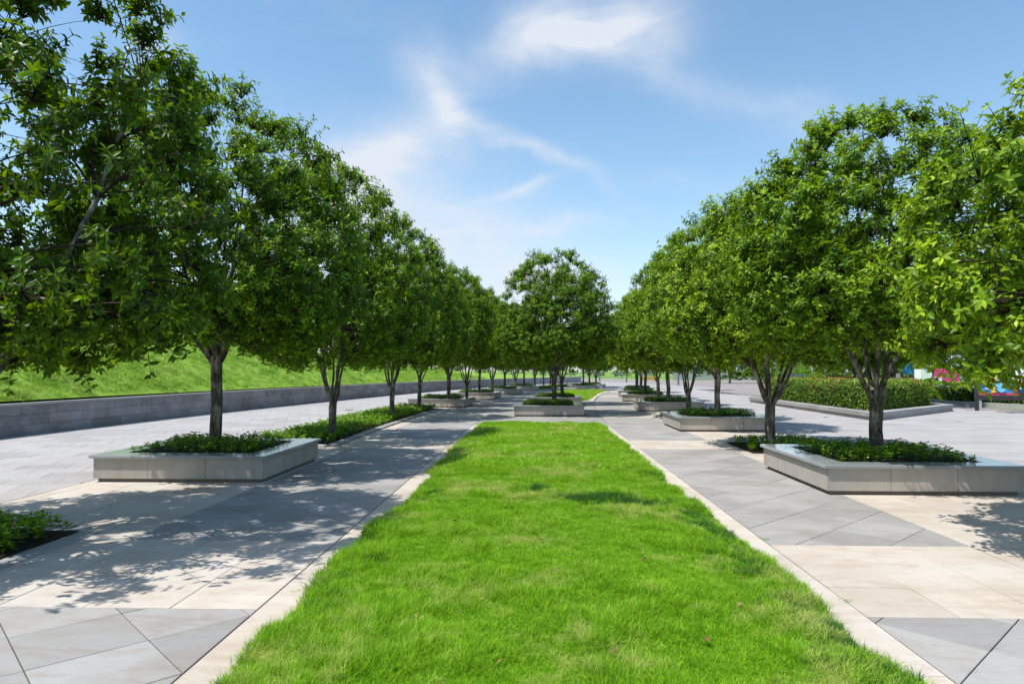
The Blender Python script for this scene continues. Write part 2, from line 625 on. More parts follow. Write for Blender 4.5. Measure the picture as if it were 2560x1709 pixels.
def slab_mesh(poly, z, zb=-0.02, bev=0.003):
    inn = shrink(poly, bev) or poly
    mb = MB()
    if inn is not poly and len(inn) == len(poly):
        b = 0
        n = len(poly)
        mb.v = [(x, y, zb) for x, y in poly] + [(x, y, z - bev) for x, y in poly] + [(x, y, z) for x, y in inn]
        for k in (0, n):
            for a in range(n):
                c = (a + 1) % n
                mb.f.append((k + a, k + c, k + n + c, k + n + a))
        mb.f.append(tuple(2 * n + i for i in range(n)))
    else:
        mb.prism([(x, y, zb) for x, y in poly], [(x, y, z) for x, y in poly])
    return mb


def tiles(x0, x1, y0, y1, sx, sy, ang=0.0, org=(0, 0), offset=0.0):
    """rectangles sx by sy on a turned grid that may touch the box"""
    ca, sa = math.cos(ang), math.sin(ang)
    cs = [((x - org[0]) * ca + (y - org[1]) * sa, -(x - org[0]) * sa + (y - org[1]) * ca) for x in (x0, x1) for y in (y0, y1)]
    i0, i1 = math.floor(min(c[0] for c in cs) / sx) - 1, math.ceil(max(c[0] for c in cs) / sx) + 1
    j0, j1 = math.floor(min(c[1] for c in cs) / sy), math.ceil(max(c[1] for c in cs) / sy)
    for j in range(j0, j1):
        for i in range(i0, i1):
            o = (j % 2) * offset * sx
            q = [(i * sx + o, j * sy), ((i + 1) * sx + o, j * sy), ((i + 1) * sx + o, (j + 1) * sy), (i * sx + o, (j + 1) * sy)]
            yield [(org[0] + a * ca - b * sa, org[1] + a * sa + b * ca) for a, b in q]


class Paving:
    """a structure whose nearest slabs are pieces of their own and whose far slabs are one part"""

    def __init__(self, name, base_pts, mat_base):
        self.base = sheet(name, ccw(base_pts), -0.018, mat_base)
        self.items = []

    def add(self, poly, piece, mat, mat_far, gap=0.0035):
        p = shrink(ccw(poly), gap)
        if not p or area(p) < 0.004:
            return
        c = (sum(q[0] for q in p) / len(p), sum(q[1] for q in p) / len(p))
        self.items.append((math.hypot(c[0], c[1]), p, piece, mat, mat_far, c))

    def build(self, limit=298, cut=14.0):
        def inview(c):
            return c[1] > 2.8 and abs(c[0]) < c[1] * 0.82 + 0.8
        self.items.sort(key=lambda t: (not inview(t[5]), t[0]))
        far = {}
        cache = {}
        for k, (d, p, piece, mat, mat_far, c) in enumerate(self.items):
            z = random.uniform(-0.0012, 0.0012)
            if k < limit and inview(c) and d < cut:
                loc = [(x - c[0], y - c[1]) for x, y in p]
                key = (piece, tuple((round(x, 3), round(y, 3)) for x, y in loc))
                if key not in cache:
                    cache[key] = slab_mesh(loc, 0.0).mesh(piece, mat)
                o = ob(piece, cache[key], self.base, (c[0], c[1], z))
                o.rotation_euler = (random.uniform(-.0015, .0015), random.uniform(-.0015, .0015), 0)
            else:
                far.setdefault((piece, mat_far.name), []).append((p, z))
        for (piece, mname), lst in far.items():
            V, T = [], []
            F = {}
            for p, z in lst:
                b = len(V)
                n = len(p)
                xs = bend([q[0] for q in p], [q[1] for q in p])
                V += [(xs[i], p[i][1], z) for i in range(n)] + [(xs[i], p[i][1], -0.017) for i in range(n)]
                T += [random.random()] * (2 * n)
                F.setdefault(n, []).append(tuple(b + i for i in range(n)))
                for i in range(n):
                    j = (i + 1) % n
                    F.setdefault(4, []).append((b + n + i, b + n + j, b + j, b + i))
            me = mk(piece + 's', np.array(V), [np.array(x) for x in F.values()], bpy.data.materials[mname], {'tint': T})
            tag(ob(piece + '_field', me, self.base), kind='stuff')


BANDS = [(4.75, 6.65), (14.65, 16.5), (24.5, 26.4), (34.4, 36.3), (44.3, 46.2), (54.2, 56.1)]
V_END = 60.0


def walkway(side):
    if side > 0:
        w0, w1, t1 = 2.23, 4.10, 6.50
    else:
        w0, w1, t1 = -1.93, -3.98, -6.68
    lo, hi = sorted((w0, t1))
    P = Paving('walkway', [(lo, -2), (hi, -2), (hi, 18), (lo, 18)], M_JOINT)
    a, b = sorted((w0, w1))
    c, d = sorted((w1, t1))
    # grey stretches with slabs laid on the diagonal
    prev = -1.5
    for y0, y1 in BANDS + [(V_END, V_END)]:
        pl = box_planes(a, b, prev, y0)
        for q in tiles(a, b, prev, y0, 0.63, 0.63, R(45), (w0, 6.42)):
            r = clip_poly(q, pl)
            if r:
                P.add(r, 'paving_slab', M_GREY, M_GREY_A)
        prev = y1
        for q in tiles(a, b, y0, y1, 0.62, (y1 - y0) / 3 if y1 > y0 else 1, 0, (w0, y0)):
            r = clip_poly(q, box_planes(a, b, y0, y1))
            if r:
                P.add(r, 'paving_slab', M_TAN, M_TAN_A)
    # tan strip that carries the trees
    for q in tiles(c, d, -1.5, V_END, 0.62, 0.63, 0, (w1, 4.75)):
        r = clip_poly(q, box_planes(c, d, -1.5, V_END))
        if r:
            P.add(r, 'paving_slab', M_TAN, M_TAN_A)
    P.build(298, 15.5)


walkway(-1)
walkway(1)

# cross path between the two lawns
P = Paving('cross_path', [(-1.93, 20.9), (2.23, 20.9), (2.23, 24), (-1.93, 24)], M_JOINT)
for q in tiles(-1.93, 2.23, 20.9, 38.2, 0.63, 0.63, R(45), (0.15, 21)):
    r = clip_poly(q, box_planes(-1.92, 2.22, 20.9, 38.2))
    if r:
        P.add(r, 'paving_slab', M_GREY, M_GREY_A)
P.build(0)


def plaza(side):
    ang = R(19) if side < 0 else R(-4)
    if side < 0:
        x0, x1, y0, y1 = -17.5, -6.69, 4.0, 66.0
    else:
        x0, x1, y0, y1 = 6.51, 18.6, 3.0, 62.0
    P = Paving('plaza', [(x0, y0 - 4), (x1, y0 - 4), (x1, 18), (x0, 18)], M_JOINT)
    sx, sy = (0.75, 0.60) if side < 0 else (0.9, 0.45)
    for q in tiles(x0, x1, y0, y1, sx, sy, ang, (x1 if side < 0 else x0, 8.75), 0.5):
        r = clip_poly(q, box_planes(x0, x1, y0, y1))
        if r:
            ym = sum(p[1] for p in r) / len(r)
            xm = float(bend(sum(p[0] for p in r) / len(r), ym))
            if side < 0:
                if xm < wall_x(ym) - 0.2:
                    continue
            elif xm > 18.6 - max(0, ym - 33) * 0.30 and ym < 52 or xm > 14.4 and ym > 40:
                continue
            P.add(r, 'paving_slab', M_PLAZA, M_PLAZA_A)
    P.build(298, 30)


def wall_x(v):
    return float(np.interp(v, WY, WX))


WY = [-6, 8, 16.3, 20.5, 25.6, 28.3, 38.5, 46, 54, 64, 74, 84, 93, 101]
WX = [-13.4, -13.3, -13.15, -13.0, -12.7, -12.4, -11.0, -9.9, -8.5, -6.5, -3.6, -0.4, 3.3, 7.0]
plaza(-1)
plaza(1)
sheet('far_plaza', ccw([(-9, 66.3), (6, 62), (18, 62), (17.4, 74), (17.3, 77), (15.7, 81), (12.9, 99), (9.9, 106), (6, 103), (-1.5, 84), (-5.5, 70)]), -0.006, M_PLAZA_A)
sheet('far_path', ccw([(-1.93 + 4.2, 57.6), (2.2 + 4.2, 57.6), (7.2, 62), (1.5, 62)]), -0.010, M_GREY_A)


# lawn borders
def border(pieces, parent):
    for poly in pieces:
        p = shrink(ccw(poly), 0.003)
        c = (sum(q[0] for q in p) / len(p), sum(q[1] for q in p) / len(p))
        slab_mesh([(x - c[0], y - c[1]) for x, y in p], 0.004, -0.02, 0.004).ob('border_stone', M_TAN, parent, (c[0], c[1], random.uniform(0, .002)))


BW = 0.34
lawn_specs = [(-1.92, 2.22, 0.5, 20.9), (-1.75, 2.1, 38.2, 57.5)]

# ------------------------------------------------------------------ value noise for python geometry
_tab = rng.random((64, 64))


def vnoise(x, y):
    x = np.asarray(x, float)
    y = np.asarray(y, float)
    xi = np.floor(x).astype(int)
    yi = np.floor(y).astype(int)
    fx = x - xi
    fy = y - yi
    fx = fx * fx * (3 - 2 * fx)
    fy = fy * fy * (3 - 2 * fy)
    g = lambda a, b: _tab[a % 64, b % 64]
    return (g(xi, yi) * (1 - fx) + g(xi + 1, yi) * fx) * (1 - fy) + (g(xi, yi + 1) * (1 - fx) + g(xi + 1, yi + 1) * fx) * fy


# ------------------------------------------------------------------ grass
TUFTS = bpy.data.collections.new('tuft_sources')


def tuft_mesh(name, n, hmin, hmax, spread, width, lean, seed):
    r = np.random.default_rng(seed)
    th = r.uniform(0, 2 * np.pi, n)
    rad = spread * np.sqrt(r.random(n))
    base = np.stack([rad * np.cos(th), rad * np.sin(th), np.full(n, -0.01)], 1)
    h = r.uniform(hmin, hmax, n)
    la = r.uniform(0, 2 * np.pi, n)
    ln = r.uniform(0.1, lean, n) * h
    ld = np.stack([np.cos(la), np.sin(la), np.zeros(n)], 1)
    fa = r.uniform(0, 2 * np.pi, n)
    sd_ = np.stack([np.cos(fa), np.sin(fa), np.zeros(n)], 1) * (width * r.uniform(0.7, 1.3, n) / 2)[:, None]
    up = np.array([0, 0, 1.0])
    mid = base + ld * (ln * 0.35)[:, None] + up * (h * 0.6)[:, None]
    tip = base + ld * ln[:, None] + up * (h * (1 - 0.25 * (ln / h) ** 2))[:, None]
    V = np.stack([base - sd_, base + sd_, mid + sd_ * 0.8, mid - sd_ * 0.8, tip], 1).reshape(-1, 3)
    i = np.arange(n)[:, None] * 5
    Q = i + np.array([[0, 1, 2, 3]])
    T = i + np.array([[3, 2, 4]])
    tint = np.repeat(r.random(n), 5)
    me = mk(name, V, [Q, T], M_GRASS, {'tint': tint})
    o = bpy.data.objects.new(name, me)
    TUFTS.objects.link(o)
    return o


for s in range(4):
    tuft_mesh('tuft_short%d' % s, 34, 0.025, 0.060, 0.045, 0.0034, 1.35, 20 + s)
for s in range(2):
    tuft_mesh('tuft_tall%d' % s, 40, 0.05, 0.105, 0.045, 0.0036, 1.15, 40 + s)
for s in range(2):
    tuft_mesh('tuft_wide%d' % s, 46, 0.05, 0.12, 0.14, 0.010, 1.4, 60 + s)   # for grass seen from far


M_DARK_GRASS = grass_mat('dark_grass_blade', (0.022, 0.095, 0.020), (0.050, 0.170, 0.028), (0.09, 0.26, 0.03), (0.06, 0.19, 0.03))  # dark blades; along the lawn edges their colour stands in for shade
_o = tuft_mesh('tuft_xdark', 60, 0.06, 0.12, 0.045, 0.0034, 0.9, 77)
_o.data.materials.clear()
_o.data.materials.append(M_DARK_GRASS)


for _s in range(2):
    _o = tuft_mesh('tuft_yslope%d' % _s, 46, 0.04, 0.10, 0.16, 0.010, 1.6, 90 + _s)
    _o.data.materials.clear()
    _o.data.materials.append(M_GRASS2)


def gn_instancer(name):
    ng = bpy.data.node_groups.new(name, 'GeometryNodeTree')
    ng.interface.new_socket('Geometry', in_out='INPUT', socket_type='NodeSocketGeometry')
    ng.interface.new_socket('Geometry', in_out='OUTPUT', socket_type='NodeSocketGeometry')
    gi = ng.nodes.new('NodeGroupInput')
    go = ng.nodes.new('NodeGroupOutput')
    ci = ng.nodes.new('GeometryNodeCollectionInfo')
    ci.inputs['Collection'].default_value = TUFTS
    ci.inputs['Separate Children'].default_value = True
    ci.inputs['Reset Children'].default_value = True
    ip = ng.nodes.new('GeometryNodeInstanceOnPoints')
    ip.inputs['Pick Instance'].default_value = True

    def attr(nm, t):
        a = ng.nodes.new('GeometryNodeInputNamedAttribute')
        a.data_type = t
        a.inputs['Name'].default_value = nm
        return [s for s in a.outputs if s.enabled and s.name == 'Attribute'][0]
    ng.links.new(gi.outputs[0], ip.inputs['Points'])
    ng.links.new(ci.outputs[0], ip.inputs['Instance'])
    ng.links.new(attr('pick', 'INT'), ip.inputs['Instance Index'])
    ng.links.new(attr('rot', 'FLOAT_VECTOR'), ip.inputs['Rotation'])
    ng.links.new(attr('scl', 'FLOAT_VECTOR'), ip.inputs['Scale'])
    ng.links.new(ip.outputs[0], go.inputs[0])
    return ng


GN = gn_instancer('grass_instancer')


def grass_points(name, P, pick, rot, scl, parent=None):
    me = bpy.data.meshes.new(name)
    me.vertices.add(len(P))
    me.vertices.foreach_set('co', np.asarray(P, np.float32).ravel())
    a = me.attributes.new('pick', 'INT', 'POINT')
    a.data.foreach_set('value', np.asarray(pick, np.int32))
    a = me.attributes.new('rot', 'FLOAT_VECTOR', 'POINT')
    a.data.foreach_set('vector', np.asarray(rot, np.float32).ravel())
    a = me.attributes.new('scl', 'FLOAT_VECTOR', 'POINT')
    a.data.foreach_set('vector', np.asarray(scl, np.float32).ravel())
    me.update()
    me.materials.append(M_GRASS)
    o = ob(name, me, parent)
    md = o.modifiers.new('grass', 'NODES')
    md.node_group = GN
    tag(o, kind='stuff')
    return o


def lawn_height(u, v, u0, u1, v0, v1):
    e = np.minimum.reduce([u - u0, u1 - u, v - v0, v1 - v])
    e = np.clip(e / 0.45, 0, 1)
    z = 0.01 + 0.06 * np.sqrt(e) + 0.05 * (vnoise(u * 1.3 + 7, v * 1.3) - 0.4) * e + 0.02 * vnoise(u * 4 + 3, v * 4 + 9) * e
    return z


def make_lawn(u0, u1, v0, v1, far=False):
    nu, nv = 44, int((v1 - v0) * 6)
    U, W = np.meshgrid(np.linspace(u0, u1, nu), np.linspace(v0, v1, nv))
    Z = lawn_height(U, W, u0, u1, v0, v1)
    X = bend(U, W)
    V = np.stack([X, W, Z], -1).reshape(-1, 3)
    idx = np.arange(nu * nv).reshape(nv, nu)
    Fq = np.stack([idx[:-1, :-1], idx[:-1, 1:], idx[1:, 1:], idx[1:, :-1]], -1).reshape(-1, 4)
    lawn = ob('lawn', mk('lawn', V, Fq, M_TURF, smooth=True))
    tag(lawn, kind='structure')
    # blades
    pts = []
    y = v0
    while y < v1:
        y2 = min(y + 1.0, v1)
        dens = 150 if far else float(np.interp(y, [2, 4, 7, 12, 20], [1700, 1500, 1000, 560, 380]))
        n = int(dens * (u1 - u0 + 0.16) * (y2 - y))
        if y2 < 2.5:
            n = int(n * 0.25)
        pts.append(np.stack([rng.uniform(u0 - 0.08, u1 + 0.08, n), rng.uniform(y, y2, n)], 1))
        y = y2
    Q = np.concatenate(pts)
    # ragged edge: grass creeps out over the border here and there
    e = np.minimum.reduce([Q[:, 0] - u0, u1 - Q[:, 0], v1 - Q[:, 1]])
    lim = 0.16 * (vnoise(Q[:, 1] * 1.7 + Q[:, 0] * 0.5, 3.0 + (Q[:, 0] > 0) * 9) - 0.55) + 0.05 * (vnoise(Q[:, 1] * 8, Q[:, 0] * 8) - 0.5)
    Q = Q[e > -lim - 0.03]
    n = len(Q)
    u, v = Q[:, 0], Q[:, 1]
    uc, vc = np.clip(u, u0 + 0.01, u1 - 0.01), np.clip(v, v0, v1 - 0.01)
    z = lawn_height(uc, vc, u0, u1, v0, v1)
    tall = vnoise(u * 2.1 + 20, v * 2.1) * 0.6 + vnoise(u * 6 + 1, v * 6 + 4) * 0.4
    edge = np.clip(1 - np.minimum(u - u0, u1 - u) / 0.5, 0, 1)
    s = 0.40 + 0.95 * tall ** 1.3 + 0.55 * edge * vnoise(u * 1.5, v * 3.1)
    # clumps of taller grass
    for cx, cy, rx, ry in ((0.9, 8.25, 0.45, 0.16), (0.0, 8.9, 0.2, 0.12), (0.22, 4.35, 0.10, 0.10), (-0.35, 5.2, 0.12, 0.1)):
        s += 0.9 * np.exp(-(((u - cx) / rx) ** 2 + ((v - cy) / ry) ** 2))
    pick = np.where(rng.random(n) < np.clip((tall - 0.45) * 2.2 + edge * 0.4, 0.05, 0.9), 4 + rng.integers(0, 2, n), rng.integers(0, 4, n))
    if far:
        pick = 6 + rng.integers(0, 2, n)
    else:
        pick = np.where((v > 11) & (rng.random(n) < 0.35), 6 + rng.integers(0, 2, n), pick)
    if not far:
        dk = np.zeros(n)
        for cx, cy, rx, ry in ((0.72, 8.35, 0.30, 0.13), (1.1, 8.05, 0.30, 0.11), (0.0, 8.9, 0.12, 0.10)):
            dk += np.exp(-(((u - cx) / rx) ** 2 + ((v - cy) / ry) ** 2))
        pick = np.where(rng.random(n) < dk * 0.7, 8, pick)  # darker, denser tufts in a few patches
        ed = edge * np.clip(vnoise(u * 2.3 + 31, v * 2.3 + 8) - 0.35, 0, 1)
        pick = np.where(rng.random(n) < ed * 0.5, 8, pick)  # dark tufts paint the shaded sides of the lawn edges
    # names sort alphabetically in the collection info: short0-3, tall0-1, wide0-1
    rot = np.stack([rng.normal(0, 0.14, n), rng.normal(0, 0.14, n), rng.uniform(0, 6.28, n)], 1)
    out = np.where(u < (u0 + u1) / 2, -1, 1) * edge * 0.35
    rot[:, 2] = rng.uniform(0, 6.28, n)
    sx = s * rng.uniform(0.8, 1.2, n)
    wide = np.where(pick >= 6, 0.75, 1.0)
    scl = np.stack([0.6 + sx * 0.45, 0.6 + sx * 0.45, sx * wide], 1)
    P3 = np.stack([bend(u, v), v, z], 1)
    grass_points('grass', P3, pick, rot, scl, lawn)
    # border stones
    pcs = []
    L = 1.47
    y = v0 - 0.3
    while y < v1:
        y2 = min(y + L, v1)
        for s_ in (-1, 1):
            a, b = (u0 - 0.01, u0 + BW) if s_ < 0 else (u1 - BW, u1 + 0.01)
            pcs.append([(float(bend(a, y)), y), (float(bend(b, y)), y), (float(bend(b, y2)), y2), (float(bend(a, y2)), y2)])
        y = y2
    border(pcs, lawn)
    return lawn


LAWN1 = make_lawn(-1.60, 1.90, 0.6, 20.9)
for c in LAWN1.children:
    pass


# the border stones lie outside the turf: shift them by building with their own limits
def fix_borders(lawn, u0, u1, o0, o1, v0, v1):
    for c in list(lawn.children):
        if c.name.startswith('border_stone'):
            bpy.data.objects.remove(c)
    pcs = []
    y = v0
    k = 0
    while y < v1 - 0.05:
        y2 = min(y + 1.47, v1)
        for a, b in ((o0, u0 + 0.12), (u1 - 0.12, o1)):
            pcs.append([(float(bend(a, y)), y), (float(bend(b, y)), y), (float(bend(b, y2)), y2), (float(bend(a, y2)), y2)])
        y = y2
    border(pcs, lawn)


fix_borders(LAWN1, -1.60, 1.90, -1.92, 2.22, 0.9, 20.9)
LAWN2 = make_lawn(-1.50, 1.75, 38.4, 56.5, far=True)
fix_borders(LAWN2, -1.50, 1.75, -1.92, 2.15, 38.2, 56.5)


# ------------------------------------------------------------------ retaining wall and slope
def wall_pt(v, off=0.0):
    x = float(np.interp(v, WY, WX))
    e = 0.5
    t = Vector((float(np.interp(v + e, WY, WX)) - float(np.interp(v - e, WY, WX)), 2 * e, 0)).normalized()
    n = Vector((-t.y, t.x, 0))
    return Vector((x, v, 0)) + n * off, t


def smooth_wall():
    global WX, WY
    ys = np.linspace(-6, 101, 215)
    xs = np.interp(ys, WY, WX)
    k = np.ones(31) / 31
    pad = np.concatenate([xs[0] + (xs[0] - xs[1:16])[::-1], xs, xs[-1] + (xs[-1] - xs[-16:-1])[::-1]])
    xs = np.convolve(pad, k, 'valid')
    WY, WX = list(ys), list(xs)


smooth_wall()
wall = empty('retaining_wall', (*wall_pt(16)[0][:2], 0))
tag(wall, 'long curved grey stone wall holding back the grassy slope', 'wall')
# arc length table
vs = np.linspace(-4, 100.5, 1200)
xs = np.interp(vs, WY, WX)
arc = np.concatenate([[0], np.cumsum(np.hypot(np.diff(xs), np.diff(vs)))])
WALL_H = 0.83
rows = [(-0.02, 0.26), (0.26, 0.53), (0.53, 0.77)]
blocks = []
for r_, (z0, z1) in enumerate(rows):
    s = -random.random()
    while s < arc[-1]:
        L = random.uniform(0.95, 1.35)
        a, b = max(s, 0) + 0.005, min(s + L, arc[-1]) - 0.005
        if b - a > 0.15:
            blocks.append((float(np.interp(a, arc, vs)), float(np.interp(b, arc, vs)), z0, z1))
        s += L
wl = Vector(wall.location)
blocks.sort(key=lambda b: (b[0] < 11, b[0]))
far_mb = MB()
for k, (va, vb, z0, z1) in enumerate(blocks):
    d = random.uniform(0, 0.008)
    A, _ = wall_pt(va, -d)
    B, _ = wall_pt(vb, -d)
    A2, _ = wall_pt(va, 0.24)
    B2, _ = wall_pt(vb, 0.24)
    c = (A + B) / 2
    q = [A, B, B2, A2]
    zz0, zz1 = z0 + 0.004, z1 - 0.004
    if k < 260 and va > 8:
        mb = MB()
        mb.prism([(p.x - c.x, p.y - c.y, zz0) for p in q][::-1], [(p.x - c.x, p.y - c.y, zz1) for p in q][::-1])
        mb.ob('stone_block', M_WALL, wall, c - wl)
    else:
        far_mb.prism([(p.x - wl.x, p.y - wl.y, zz0) for p in q][::-1], [(p.x - wl.x, p.y - wl.y, zz1) for p in q][::-1])
tag(far_mb.ob('stone_courses', M_WALL, wall), kind='stuff')
core = MB()
cv = np.linspace(-4, 100.4, 130)
for i in range(len(cv) - 1):
    a, b = cv[i], cv[i + 1]
    A, B, B2, A2 = wall_pt(a, 0.02)[0], wall_pt(b, 0.02)[0], wall_pt(b, 0.36)[0], wall_pt(a, 0.36)[0]
    core.prism([(p.x - wl.x, p.y - wl.y, -0.05) for p in (A2, B2, B, A)], [(p.x - wl.x, p.y - wl.y, 0.765) for p in (A2, B2, B, A)])
core.ob('wall_core', M_JOINT, wall)
s = 0.0
while s < arc[-1] - 0.2:
    L = 1.5
    va, vb = float(np.interp(s + 0.003, arc, vs)), float(np.interp(min(s + L, arc[-1]) - 0.003, arc, vs))
    A, B, B2, A2 = wall_pt(va, -0.02)[0], wall_pt(vb, -0.02)[0], wall_pt(vb, 0.40)[0], wall_pt(va, 0.40)[0]
    c = (A + B) / 2
    mb = MB()
    mb.prism([(p.x - c.x, p.y - c.y, 0.77) for p in (A2, B2, B, A)], [(p.x - c.x, p.y - c.y, WALL_H) for p in (A2, B2, B, A)])
    mb.ob('coping_stone', M_WALLTOP, wall, c - wl)
    s += L

# end block of the wall
# slope
def slope_z(v, d):
    hmax = np.interp(v, [-6, 10, 30, 50, 70, 85, 100], [6.0, 5.6, 4.6, 3.2, 1.8, 0.9, 0.35])
    t = np.clip(d / 17.0, 0, 1)
    return WALL_H - 0.05 + hmax * (1 - (1 - t) ** 1.8)


nv_, nd_ = 110, 40
vv = np.linspace(-4, 100.4, nv_)
dd = np.concatenate([np.linspace(0.2, 18, 30), np.linspace(20, 70, 10)])
V = []
for v in vv:
    for d in dd:
        p, t = wall_pt(v, d)
        z = float(slope_z(v, d))
        z += 0.05 * (vnoise(p.x * 0.8, p.y * 0.8) - 0.5) * min(1, d)
        V.append((p.x, p.y, float(z)))
idx = np.arange(nv_ * nd_).reshape(nv_, nd_)
Fq = np.stack([idx[:-1, :-1], idx[1:, :-1], idx[1:, 1:], idx[:-1, 1:]], -1).reshape(-1, 4)
slope = ob('grass_slope', mk('grass_slope', np.array(V), Fq, M_SLOPE, smooth=True))
tag(slope, kind='structure')
# grass tufts on the part of the slope in view
n = 26000
gv = 9 + 62 * rng.random(n) ** 1.5
gd = 0.3 + 13 * rng.random(n)
wx = np.interp(gv, WY, WX)
dx = (np.interp(gv + 0.5, WY, WX) - np.interp(gv - 0.5, WY, WX))
tl = np.hypot(dx, 1.0)
gx = wx - gd * 1.0 / tl
gy = gv + gd * dx / tl
gz = slope_z(gv, gd) + 0.05 * (vnoise(gx * 0.8, gy * 0.8) - 0.5) * np.minimum(1, gd)
sc_ = 0.55 + 0.7 * vnoise(gx * 1.2, gy * 1.2)
grass_points('slope_grass', np.stack([gx, gy, gz - 0.01], 1), 9 + rng.integers(0, 2, n), np.stack([rng.normal(0, .2, n), rng.normal(0, .2, n) - 0.3, rng.uniform(0, 6.28, n)], 1), np.stack([1.3 * sc_, 1.3 * sc_, sc_ * 0.9], 1), slope)
wp, wtg = wall_pt(19.8, 3.0)
mb = MB()
mb.tube([(0, 0, 0), (0.35, 0.55, 0.16)], 0.035, 8)
mb.tube([(0.35, 0.55, 0.16), (0.37, 0.58, 0.17)], 0.05, 8)
pipe = mb.ob('white_pipe', M_WHITE, loc=(wp.x, 21.5, float(slope_z(19.8, 3.0)) + 0.06), smooth=True)
tag(pipe, 'short white pipe lying on the grassy slope above the wall', 'pipe')

# ------------------------------------------------------------------ leaf geometry


def leaf_arrays8(p, d, up, L, W, tint, fold=0.15, droop=0.20):
    """a rounder leaf for the nearest crowns: 8 vertices, 8 triangles"""
    d = d / np.linalg.norm(d, axis=1, keepdims=True)
    s = np.cross(d, up)
    s /= np.linalg.norm(s, axis=1, keepdims=True) + 1e-9
    nn = np.cross(s, d)
    L = L[:, None]
    W = W[:, None]

    def at(x, y):
        return p + d * L * x + s * W * y + nn * (W * fold * abs(y) * 2 - L * droop * x * x)
    V = np.stack([at(0, 0), at(.26, .40), at(.28, 0), at(.26, -.40), at(.62, .46), at(.64, 0), at(.62, -.46), at(.97, 0)], 1).reshape(-1, 3)
    i = np.arange(len(p))[:, None] * 8
    T = np.concatenate([i + np.array([q]) for q in ([0, 2, 1], [0, 3, 2], [4, 5, 7], [5, 6, 7])])
    Q = np.concatenate([i + np.array([q]) for q in ([1, 2, 5, 4], [2, 3, 6, 5])])
    return V, [T, Q], np.repeat(tint, 8)


def leaf_arrays(p, d, up, L, W, tint, fold=0.16, droop=0.20):
    """one folded, drooping leaf per row: 6 vertices, 4 triangles"""
    d = d / np.linalg.norm(d, axis=1, keepdims=True)
    s = np.cross(d, up)
    s /= np.linalg.norm(s, axis=1, keepdims=True) + 1e-9
    nn = np.cross(s, d)
    L = L[:, None]
    W = W[:, None]
    m = p + d * L * 0.5 - nn * L * 0.02
    l_ = p + d * L * 0.45 + s * W / 2 + nn * W * fold
    r_ = p + d * L * 0.45 - s * W / 2 + nn * W * fold
    t = p + d * L * 0.97 - nn * L * droop
    V = np.stack([p, l_, m, r_, t], 1).reshape(-1, 3)
    i = np.arange(len(p))[:, None] * 5
    T = np.concatenate([i + np.array([[0, 2, 1]]), i + np.array([[0, 3, 2]]), i + np.array([[1, 2, 4]]), i + np.array([[2, 3, 4]])])
    return V, T, np.repeat(tint, 5)


def unit(r, n):
    v = r.normal(0, 1, (n, 3))
    return v / np.linalg.norm(v, axis=1, keepdims=True)


